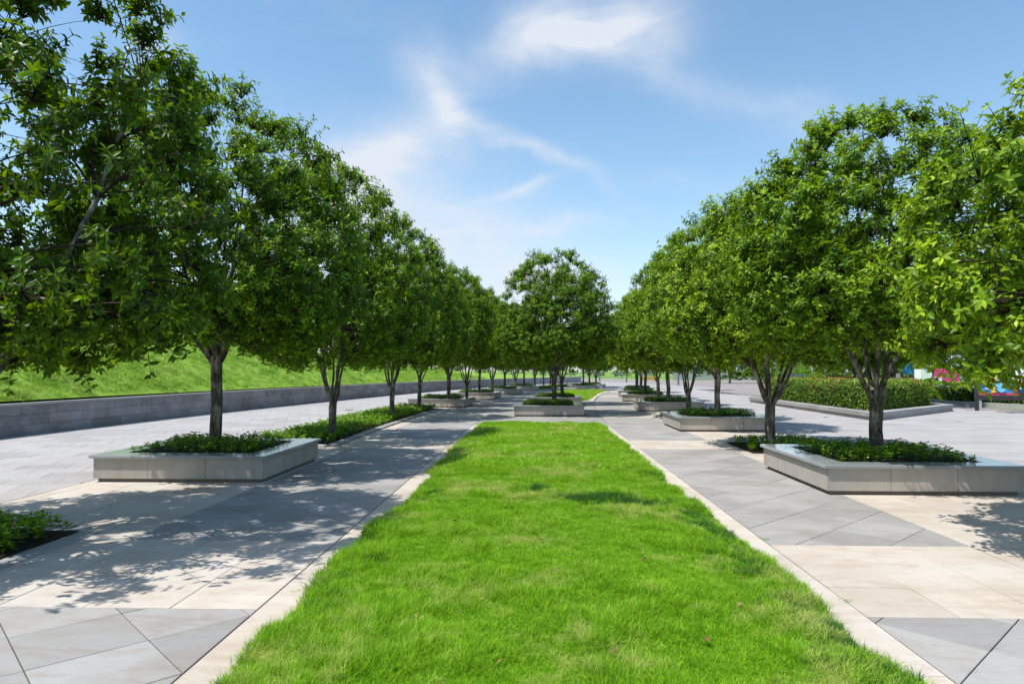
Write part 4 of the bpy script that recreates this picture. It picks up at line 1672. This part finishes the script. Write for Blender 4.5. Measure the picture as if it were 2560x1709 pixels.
def tips_sampler(r, n):
    P, N = hedge_sampler(hin, 0.6, 1.30, 0.85)(r, n * 3)
    m = vnoise(P[:, 0] * 0.9 + 3, P[:, 1] * 0.9) + r.random(len(P)) * 0.4
    k = np.argsort(-m)[:n]
    return P[k], N[k]


tag(ob('red_tips', leaf_blob('red_tips', 502, 1900, tips_sampler, 0.10, M_TIP), hedge, (-HC[0], -HC[1] - 1, -0.2)), kind='stuff')


def dome_bush(x, y, rx, h, label, seed, mat=M_COVER, n=5000, leaf=0.11):
    t = empty('bush', (x, y, 0))
    tag(t, label, 'bush')

    def smp(r, m):
        d = unit(r, m)
        d[:, 2] = np.abs(d[:, 2])
        lump = 0.85 + 0.25 * vnoise(d[:, 0] * 3 + seed, d[:, 1] * 3 + d[:, 2] * 2)
        q = (1 - np.abs(r.normal(0, .08, m))) * lump
        return np.stack([d[:, 0] * rx * q, d[:, 1] * rx * q, 0.1 + d[:, 2] * (h - 0.1) * q], 1), d
    tag(ob('foliage', leaf_blob('foliage', seed, n, smp, leaf, mat), t), kind='stuff')
    mb = MB()
    for k in range(6):
        a = k * 1.05
        mb.tube([(0, 0, -0.05), (math.cos(a) * rx * .4, math.sin(a) * rx * .4, h * .45), (math.cos(a) * rx * .7, math.sin(a) * rx * .7, h * .75)], [0.04, 0.025, 0.01], 5)
    mb.ob('stems', M_BARK, t)


dome_bush(16.3, 43.5, 1.7, 2.2, 'dark round bush rising behind the clipped hedge', 510)

# taller trees in and behind the hedge, trunks painted white at the foot
M_LIME = plain('lime_washed_bark', (0.52, 0.51, 0.48), 0.9, 0.2, nscale=18, namt=0.5)


def limed_tree(x, y, s, rz, label, kind):
    t = plant_tree(kind, x, y, 0.0, rz, s, s, label, 'trees behind the hedge')
    mb = MB()
    mb.tube([(0.0, 0, -0.1), (0.01, 0, 0.05), (0.02, 0, 0.72)], [0.19, 0.175, 0.155], 10)
    mb.ob('lime_wash', M_LIME, t, smooth=True)
    return t


limed_tree(17.6, 34.3, 1.25, 0.5, 'right of the two limewashed trees at the hedge', KD)
limed_tree(15.7, 33.6, 1.1, 1.9, 'left of the limewashed trees standing in the hedge', KF)
limed_tree(24.5, 50.0, 1.1, 2.9, 'tree on the far side of the road behind the limewashed trees', KD)

# ------------------------------------------------------------------ far side of the right road: kerb, hedge, signs
kb = empty('road_kerb', (21.0, 30, 0))
tag(kb, 'pale kerb along the far side of the side road', 'kerb')
KP = [(22.6, -6), (22.3, 8), (22.1, 20), (21.45, 30.8), (20.4, 34.8), (21.6, 44), (26, 56), (34, 68)]


def along(pts, step):
    out = []
    for (ax, ay), (bx, by) in zip(pts[:-1], pts[1:]):
        L = math.hypot(bx - ax, by - ay)
        m = max(1, round(L / step))
        for i in range(m):
            out.append((Vector((ax + (bx - ax) * i / m, ay + (by - ay) * i / m)), Vector((ax + (bx - ax) * (i + 1) / m, ay + (by - ay) * (i + 1) / m))))
    return out


for a, b in along(KP, 1.2):
    t = (b - a).normalized()
    nn = Vector((t.y, -t.x))
    q = [a + t * .004, b - t * .004, b - t * .004 + nn * 0.3, a + t * .004 + nn * 0.3]
    mb = MB()
    c = (a + b) / 2
    q = [Vector(p) for p in ccw([(p.x, p.y) for p in q])]
    mb.prism([(p.x - c.x, p.y - c.y, -0.08) for p in q], [(p.x - c.x, p.y - c.y, 0.17) for p in q])
    mb.ob('kerb_stone', M_WALLTOP, kb, (c.x - 21, c.y - 30, 0))
hp2 = ccw([(22.0, 31), (21.0, 35), (22.2, 44), (24.5, 43), (24.0, 35), (25.5, 24), (23.2, 24)])
hed2 = empty('hedge', (22, 34, 0))
tag(hed2, 'yellow green low hedge across the side road, left of the poster stand', 'hedge')
hq = ccw([(21.9, 31.0), (20.95, 35.0), (22.2, 44.0), (25.5, 42.0), (24.2, 33)])
tag(ob('foliage', leaf_blob('foliage', 520, 6000, hedge_sampler(hq, 0.1, 0.98, 0.4), 0.14, M_LEAF2), hed2, (-22, -34, 0)), kind='stuff')
mb = MB()
hq2 = shrink(hq, 0.35)
mb.prism([(x - 22, y - 34, 0) for x, y in hq2], [(x - 22, y - 34, 0.72) for x, y in hq2])
mb.ob('inner_twigs', bpy.data.materials['twigs'], hed2)
hed3 = empty('hedge', (24, 28, 0))
tag(hed3, 'low hedge across the side road behind the poster stand', 'hedge')
hq = ccw([(22.5, 22), (22.0, 30.4), (25, 32), (26, 22)])
tag(ob('foliage', leaf_blob('foliage', 521, 4500, hedge_sampler(hq, 0.1, 0.9, 0.4), 0.14, M_HEDGE), hed3, (-24, -28, 0)), kind='stuff')
mb = MB()
hq2 = shrink(hq, 0.35)
mb.prism([(x - 24, y - 28, 0) for x, y in hq2], [(x - 24, y - 28, 0.66) for x, y in hq2])
mb.ob('inner_twigs', bpy.data.materials['twigs'], hed3)


def flat(name, col, rough=0.45):
    return plain(name, col, rough, 0.4, namt=0.05)


M_BLUE = flat('print_blue', (0.03, 0.22, 0.55))
M_SKYB = flat('print_sky', (0.16, 0.50, 0.75))
M_RED = flat('print_red', (0.62, 0.03, 0.05))
M_YEL = flat('print_yellow', (0.75, 0.50, 0.03))
M_PINK = flat('print_pink', (0.70, 0.06, 0.24))
M_LPINK = flat('print_light_pink', (0.75, 0.30, 0.45))
M_NAVY = flat('print_navy', (0.015, 0.04, 0.16))
M_PGREEN = flat('print_green', (0.10, 0.35, 0.10))
M_ORANGE = flat('print_orange', (0.75, 0.22, 0.03))


# poster stand near the right edge
def poster_stand():
    t = empty('poster_stand', (18.40, 29.2, 0), R(-27))
    tag(t, 'black framed poster stand with a blue, white and red print by the side road', 'sign')
    W, z0, z1 = 3.9, 0.45, 1.85
    for x in (0.0, W):
        mb = MB()
        mb.box(x - 0.07, x + 0.07, -0.06, 0.06, -0.03, z1 + 0.1, 0.008)
        mb.ob('post', M_BLACK, t)
        mb = MB()
        mb.box(x + 0.072, x + 0.17, -0.05, 0.05, -0.03, z0 - 0.002, 0.006)
        mb.ob('foot', M_STEEL, t)
    mb = MB()
    mb.box(0.072, W - 0.072, -0.07, 0.05, z0, z0 + 0.20, 0.008)
    mb.ob('bottom_rail', M_BLACK, t)
    mb = MB()
    mb.box(0.072, W - 0.072, -0.07, 0.05, z1, z1 + 0.12, 0.008)
    mb.ob('top_rail', M_BLACK, t)
    mb = MB()
    mb.box(0.072, W - 0.072, -0.03, 0.03, z0 + 0.202, z1 - 0.002)
    pan = mb.ob('panel', M_SKYB, t)
    rr = random.Random(5)
    xa, xb, za, zb = 0.1, W - 0.1, z0 + 0.30, z1 - 0.03
    k = 0

    def patch(pts, mat):
        nonlocal k
        k += 1
        y = -0.032 - 0.0012 * k
        me = bpy.data.meshes.new('print')
        me.from_pydata([(x, y, z) for x, z in pts], [], [tuple(range(len(pts)))])
        me.materials.append(mat)
        me.update()
        ob('print', me, pan)
    patch([(xa - .02, za - .09), (xb, za - .09), (xb, za), (xa - .02, za)], M_RED)
    # pale peaks, sea, coloured drifts
    patch([(xa, 1.35), (0.6, 1.65), (1.0, 1.40), (1.5, 1.75), (2.1, 1.38), (2.7, 1.7), (3.3, 1.35), (xb, 1.55), (xb, 1.2), (xa, 1.2)], M_WHITE)
    patch([(xa, za), (xb, za), (xb, 1.0), (3.0, 1.12), (2.2, 0.98), (1.3, 1.2), (0.7, 1.05), (xa, 1.25)], M_BLUE)
    for m_, n_ in ((M_WHITE, 22), (M_YEL, 9), (M_RED, 8), (M_PGREEN, 6), (M_NAVY, 7), (M_SKYB, 12), (M_ORANGE, 4)):
        for _ in range(n_):
            cx, cz = rr.uniform(xa + .2, xb - .2), rr.uniform(za + .12, zb - .5)
            a0 = rr.uniform(0, 6)
            rx, rz = rr.uniform(.05, .24), rr.uniform(.04, .16)
            m = rr.randint(5, 9)
            patch([(cx + rx * rr.uniform(.6, 1.2) * math.cos(a0 + 6.283 * i / m), cz + rz * rr.uniform(.6, 1.2) * math.sin(a0 + 6.283 * i / m)) for i in range(m)], m_)


poster_stand()


# pink hoarding, its white end block, low wall, blue sign
def hoarding():
    t = empty('hoarding', (32.9, 60, 0), R(0))
    tag(t, 'pink printed hoarding with a white end block beyond the side road', 'sign')
    mb = MB()
    mb.box(0, 0.95, -0.5, 0.5, 0.38, 1.80, 0.01)
    mb.ob('end_block', M_WHITE, t)
    mb = MB()
    mb.box(0.96, 3.3, -0.35, -0.2, 0.40, 1.82, 0.01)
    mb.ob('board', M_PINK, t)
    y = -0.353
    for i, (x0, x1, z0, z1, m) in enumerate([(0.98, 1.35, .45, 1.2, M_LPINK), (1.2, 1.55, .42, 1.05, M_NAVY), (1.5, 1.95, .42, 1.3, M_WHITE), (2.1, 3.1, .62, .72, M_WHITE), (2.3, 3.2, 1.0, 1.06, M_LPINK), (2.2, 3.2, 1.14, 1.2, M_LPINK), (2.3, 3.1, 1.28, 1.34, M_LPINK)]):
        y -= 0.002
        mb = MB()
        dx = 0.1 if m is M_WHITE and z1 > 1 else 0
        me = bpy.data.meshes.new('print')
        me.from_pydata([(x0, y, z0), (x1, y, z0), (x1 - dx * 2, y, z1), (x0 + dx, y, z1)], [], [(0, 1, 2, 3)])
        me.materials.append(m)
        ob('print', me, t)
    for x in (0.5, 2.2, 3.2):
        mb = MB()
        mb.box(x - .05, x + .05, -0.1, 0.0, -0.1, 0.39)
        mb.ob('leg', M_STEEL, t)


hoarding()
mb = MB()
mb.box(0, 14, -0.15, 0.15, -0.1, 0.42, 0.015)
mb.box(-0.03, 14.03, -0.18, 0.18, 0.422, 0.50, 0.01)
o = mb.ob('low_wall', M_WHITE, loc=(34.0, 56.5, 0), rz=R(-30))
tag(o, 'low white wall in front of the pink hoarding', 'wall')

t = empty('parking_sign', (26.2, 49.0, 0), R(-28))
tag(t, 'blue and white parking sign on a pole beyond the hedge', 'sign')
mb = MB()
mb.tube([(0, 0.08, -0.1), (0, 0.08, 2.75)], 0.045, 8)
mb.ob('pole', M_STEEL, t, smooth=True)
mb = MB()
mb.box(-0.32, 0.32, -0.02, 0.03, 1.45, 2.62, 0.006)
plate = mb.ob('plate', M_BLUE, t)
fc = bpy.data.curves.new('letter', 'FONT')
fc.body = 'P'
fc.size = 0.75
fc.align_x = 'CENTER'
fc.extrude = 0.002
fo = bpy.data.objects.new('letter', fc)
COL.objects.link(fo)
bpy.context.view_layer.update()
lm = bpy.data.meshes.new_from_object(fo.evaluated_get(bpy.context.evaluated_depsgraph_get()))
bpy.data.objects.remove(fo)
lm.materials.clear()
lm.materials.append(M_WHITE)
lo = ob('letter', lm, plate, (0.0, -0.024, 1.86))
lo.rotation_euler = (math.pi / 2, 0, 0)

# yellow gate posts beside the hoarding
for i, (x, y, h_, lab) in enumerate([(37.2, 55.5, 1.6, 'leftmost yellow post beside the pink hoarding'), (37.9, 55.2, 1.7, 'second yellow post beside the pink hoarding'), (41.2, 53.5, 1.75, 'third yellow post, nearer the poster stand'), (42.9, 53.0, 1.25, 'broad low yellow post next to the poster stand')]):
    mb = MB()
    w_ = 0.09 if i < 3 else 0.28
    mb.box(-w_, w_, -w_, w_, -0.1, h_, 0.02)
    mb.box(-w_ * 1.25, w_ * 1.25, -w_ * 1.25, w_ * 1.25, h_ + 0.002, h_ + 0.06, 0.01)
    o = mb.ob('gate_post', M_YEL, loc=(x, y, 0))
    tag(o, lab, 'post', 'yellow posts beyond the side road')


# ------------------------------------------------------------------ street lamps, barrier, car, fence, far trees
def street_lamp(x, y, rz, label):
    t = empty('street_lamp', (x, y, 0), rz)
    tag(t, label, 'street lamp', 'grey street lamps along the road')
    mb = MB()
    mb.tube([(0, 0, -0.05), (0, 0, 4.5), (0, 0, 8.7)], [0.115, 0.09, 0.06], 10)
    mb.ob('pole', M_STEEL, t, smooth=True)
    mb = MB()
    mb.box(-0.2, 0.2, -0.2, 0.2, -0.05, 0.05, 0.01)
    mb.ob('base_plate', M_STEEL, t)
    mb = MB()
    mb.tube([(0, 0, 8.6), (0.5, 0, 8.8), (1.2, 0, 8.9)], [0.045, 0.04, 0.035], 8)
    mb.ob('arm', M_STEEL, t, smooth=True)
    mb = MB()
    mb.box(1.15, 2.0, -0.14, 0.14, 8.84, 8.95, 0.02)
    mb.ob('lamp_head', M_WHITE, t)


street_lamp(14.0, 52.8, 0.15, 'nearest grey lamp pole, right of the second right planter tree')
street_lamp(16.4, 79.0, 0.1, 'grey lamp pole seen between two trunks of the right row')
street_lamp(12.95, 97.5, 0.1, 'grey lamp pole left of the farthest trees of the right row')
street_lamp(10.0, 106.5, 0.1, 'farthest grey lamp pole, its white head showing beside the middle tree')

M_CAUT = Mat('caution_stripes')
_w = M_CAUT.n('ShaderNodeTexWave')
_w.inputs['Scale'].default_value = 2.2
_w.bands_direction = 'DIAGONAL'
M_CAUT.l(M_CAUT.coord('Object'), _w.inputs['Vector'])
M_CAUT = M_CAUT.done(M_CAUT.bsdf(M_CAUT.ramp(_w.outputs['Fac'], [(0.48, (0.02, 0.02, 0.02)), (0.52, (0.75, 0.45, 0.03))]), 0.5))
t = empty('road_barrier', (19.6, 119, 0), R(-8))
tag(t, 'yellow and black striped road barrier at the far kerb', 'barrier')
mb = MB()
mb.box(-1.5, 1.5, -0.2, 0.2, 0.12, 0.62, 0.03)
mb.ob('beam', M_CAUT, t)
for x in (-1.2, 1.2):
    mb = MB()
    mb.box(x - .15, x + .15, -0.3, 0.3, -0.06, 0.118, 0.01)
    mb.ob('foot', M_BLACK, t)


def car(x, y, rz, label, paint):
    t = empty('parked_car', (x, y, -0.055), rz)
    tag(t, label, 'car')
    prof = [(-2.2, 0.30), (2.15, 0.30), (2.25, 0.55), (2.15, 0.78), (1.25, 0.92), (0.55, 1.38), (-0.95, 1.42), (-1.75, 0.98), (-2.2, 0.92), (-2.28, 0.6)]
    mb = MB()
    n = len(prof)
    b = 0
    secs = [(-0.86, 0.93), (-0.80, 1.0), (0.80, 1.0), (0.86, 0.93)]
    for yy, s in secs:
        for px_, pz in prof:
            ins = 0.14 * max(0, (pz - 0.92) / 0.5)
            mb.v.append((px_ * (0.99 if s < 1 else 1), yy * (1 - ins / 0.86), 0.3 + (pz - 0.3) * s))
    for k in range(3):
        for i in range(n):
            j = (i + 1) % n
            mb.f.append((k * n + i, k * n + j, (k + 1) * n + j, (k + 1) * n + i))
    mb.f.append(tuple(reversed(range(n))))
    mb.f.append(tuple(3 * n + i for i in range(n)))
    mb.ob('body', paint, t)
    for s in (-1, 1):
        y0 = s * 0.835
        mb = MB()
        q = [(1.0, 0.98), (0.5, 1.30), (-0.85, 1.33), (-1.45, 1.0)]
        a = [(x_, s * (0.873 - 0.14 * (z_ - .92) / .5), z_) for x_, z_ in q]
        b2 = [(x_, s * (0.80 - 0.14 * (z_ - .92) / .5), z_) for x_, z_ in q]
        mb.prism(a if s > 0 else a[::-1], b2 if s > 0 else b2[::-1])
        mb.ob('side_window', M_BLACK, t)
        for wx_ in (-1.35, 1.35):
            mb = MB()
            mb.tube([(wx_, s * 0.68, 0.32), (wx_, s * 0.88, 0.32)], 0.32, 16)
            wh = mb.ob('wheel', M_BLACK, t)
            mb = MB()
            mb.tube([(wx_, s * 0.86, 0.32), (wx_, s * 0.892, 0.32)], 0.19, 12)
            mb.ob('rim', M_STEEL, wh)
        mb = MB()
        mb.box(-2.285, -2.20, s * 0.62 - 0.16, s * 0.62 + 0.16, 0.68, 0.82)
        mb.ob('tail_light', M_RED, t)


car(23.5, 62.5, R(60), 'dark blue parked car half hidden behind the hedge', flat('car_paint_navy', (0.02, 0.035, 0.12), 0.25))

# white paling fence across the far verge
t = empty('fence', (25, 160, 0))
tag(t, 'white paling fence along the far verge', 'fence')
pm_ = MB()
pm_.box(-0.06, 0.06, -0.05, 0.05, -0.1, 1.3, 0.02)
pmesh = pm_.mesh('paling', M_STEEL)
for i in range(110):
    ob('paling', pmesh, t, (-37 + i * 0.9, -14 + abs(i - 45) * 0.0, 0))
for z in (0.35, 1.05):
    mb = MB()
    mb.box(-37.2, 61.5, -13.94, -13.88, z, z + 0.12)
    mb.ob('rail', M_STEEL, t)

# distant pale building
M_PALE = plain('pale_facade', (0.27, 0.285, 0.30), 0.8, 0.2)
M_GLASS = plain('dark_glass', (0.05, 0.065, 0.08), 0.1, 0.5)
t = empty('building', (52, 128, 0), R(-14))
tag(t, 'long pale low building far behind the hedge', 'building')
mb = MB()
mb.box(-26, 26, 0, 10, -0.2, 6.2)
mb.ob('wall', M_PALE, t)
mb = MB()
mb.box(-26.5, 26.5, -0.6, 10.6, 6.202, 6.7)
mb.ob('roof', M_WALLTOP, t)
wmb = MB()
wmb.box(-0.9, 0.9, -0.06, 0.0, 0, 1.7, 0.02)
wme = wmb.mesh('window', M_WHITE)
pmb = MB()
pmb.box(-0.78, 0.78, -0.075, -0.061, 0.12, 1.58)
pme = pmb.mesh('pane', M_GLASS)
for i in range(17):
    for z in (0.9, 3.7):
        w_ = ob('window', wme, t, (-24 + i * 3, -0.002, z))
        ob('pane', pme, w_)

# distant trees beyond the road
KX = TreeKind(120, 7.0, 1.0, 0.7, 2.6, 0.14, 4, 70, 6, 12, 0.30, M_LEAF)
far = [(-30, 176), (-22, 172), (-14, 178), (-6, 174), (2, 170), (9, 176), (15, 171), (22, 175), (29, 172), (36, 168), (44, 150), (40, 108), (49, 112), (58, 105), (66, 100), (52, 90), (62, 80), (48, 76), (58, 66), (50, 58), (64, 56), (56, 48), (46, 44), (58, 38), (27, 96), (33, 100), (39, 97), (30, 88), (45, 92), (35, 82)]
names = ['low dark tree far behind the middle row', 'distant tree beyond the road, lost behind the nearer crowns']
for i, (x, y) in enumerate(far):
    plant_tree(KX, x, y, -0.08, i * 1.3, 1.0 + 0.25 * math.sin(i * 2.1), 0.72 + 0.2 * math.sin(i * 1.7), 'distant tree beyond the road, almost hidden by the nearer crowns', 'distant trees beyond the road')

# ------------------------------------------------------------------ fallen leaves on the lawn and paving
M_DEAD = leafmat('dry_leaf', (0.10, 0.055, 0.02), (0.20, 0.125, 0.04), (0.38, 0.27, 0.11), (0.25, 0.14, 0.04), rough=0.7)


def dead_leaf_mesh(t):
    r = np.random.default_rng(int(t * 100))
    V, T, tt = leaf_arrays(np.zeros((1, 3)), np.array([[1.0, 0, 0]]), np.array([[0, 0, 1.0]]), np.array([1.0]), np.array([0.45]), np.array([t]), 0.10, 0.2)
    return mk('dry_leaf', V, T, M_DEAD, {'tint': tt})


DL = [dead_leaf_mesh(t) for t in (0.1, 0.4, 0.6, 0.9)]
spots = [(-0.85, 6.9), (0.98, 3.95), (0.42, 3.85), (-0.75, 4.35), (1.25, 6.6), (-0.5, 8.6), (0.15, 9.6), (1.35, 4.6), (0.05, 6.2), (-1.0, 10.4), (0.62, 7.4), (-0.15, 3.7), (1.5, 5.2), (0.2, 12.5), (-0.4, 14.5), (1.55, 4.05), (0.9, 5.6), (-1.2, 5.4)]
for i, (x, y) in enumerate(spots):
    z = float(lawn_height(np.array([x]), np.array([y]), -1.6, 1.9, 0.6, 20.9)[0])
    o = ob('fallen_leaf', DL[i % 4], None, (x, y, z + 0.055))
    L = random.uniform(0.055, 0.095)
    o.scale = (L, L, L)
    o.rotation_euler = (random.uniform(-.7, .7), random.uniform(-.5, .3), random.uniform(0, 6.28))
    tag(o, 'small dry brown leaf fallen on the lawn', 'leaf', 'dry leaves fallen on the lawn')

# small weeds in the paving joints
for i, (x, y, k, lab) in enumerate([(-1.80, 5.12, 0.9, 'small grass tuft growing on the left border stones'),
                                    (2.24, 6.85, 0.8, 'grass sprouting in the joint beside the right border, nearer the planter'),
                                    (2.22, 5.05, 0.7, 'grass sprouting in the joint beside the right border, nearer the camera')]):
    t = empty('grass_tuft', (x, y, 0.004), i * 1.1, (k, k * (1.6 if i else 0.8), 0.55 * k))
    tag(t, lab, 'weed', 'weeds in the paving joints')
    ob('blades', bpy.data.meshes['tuft_short%d' % i], t)
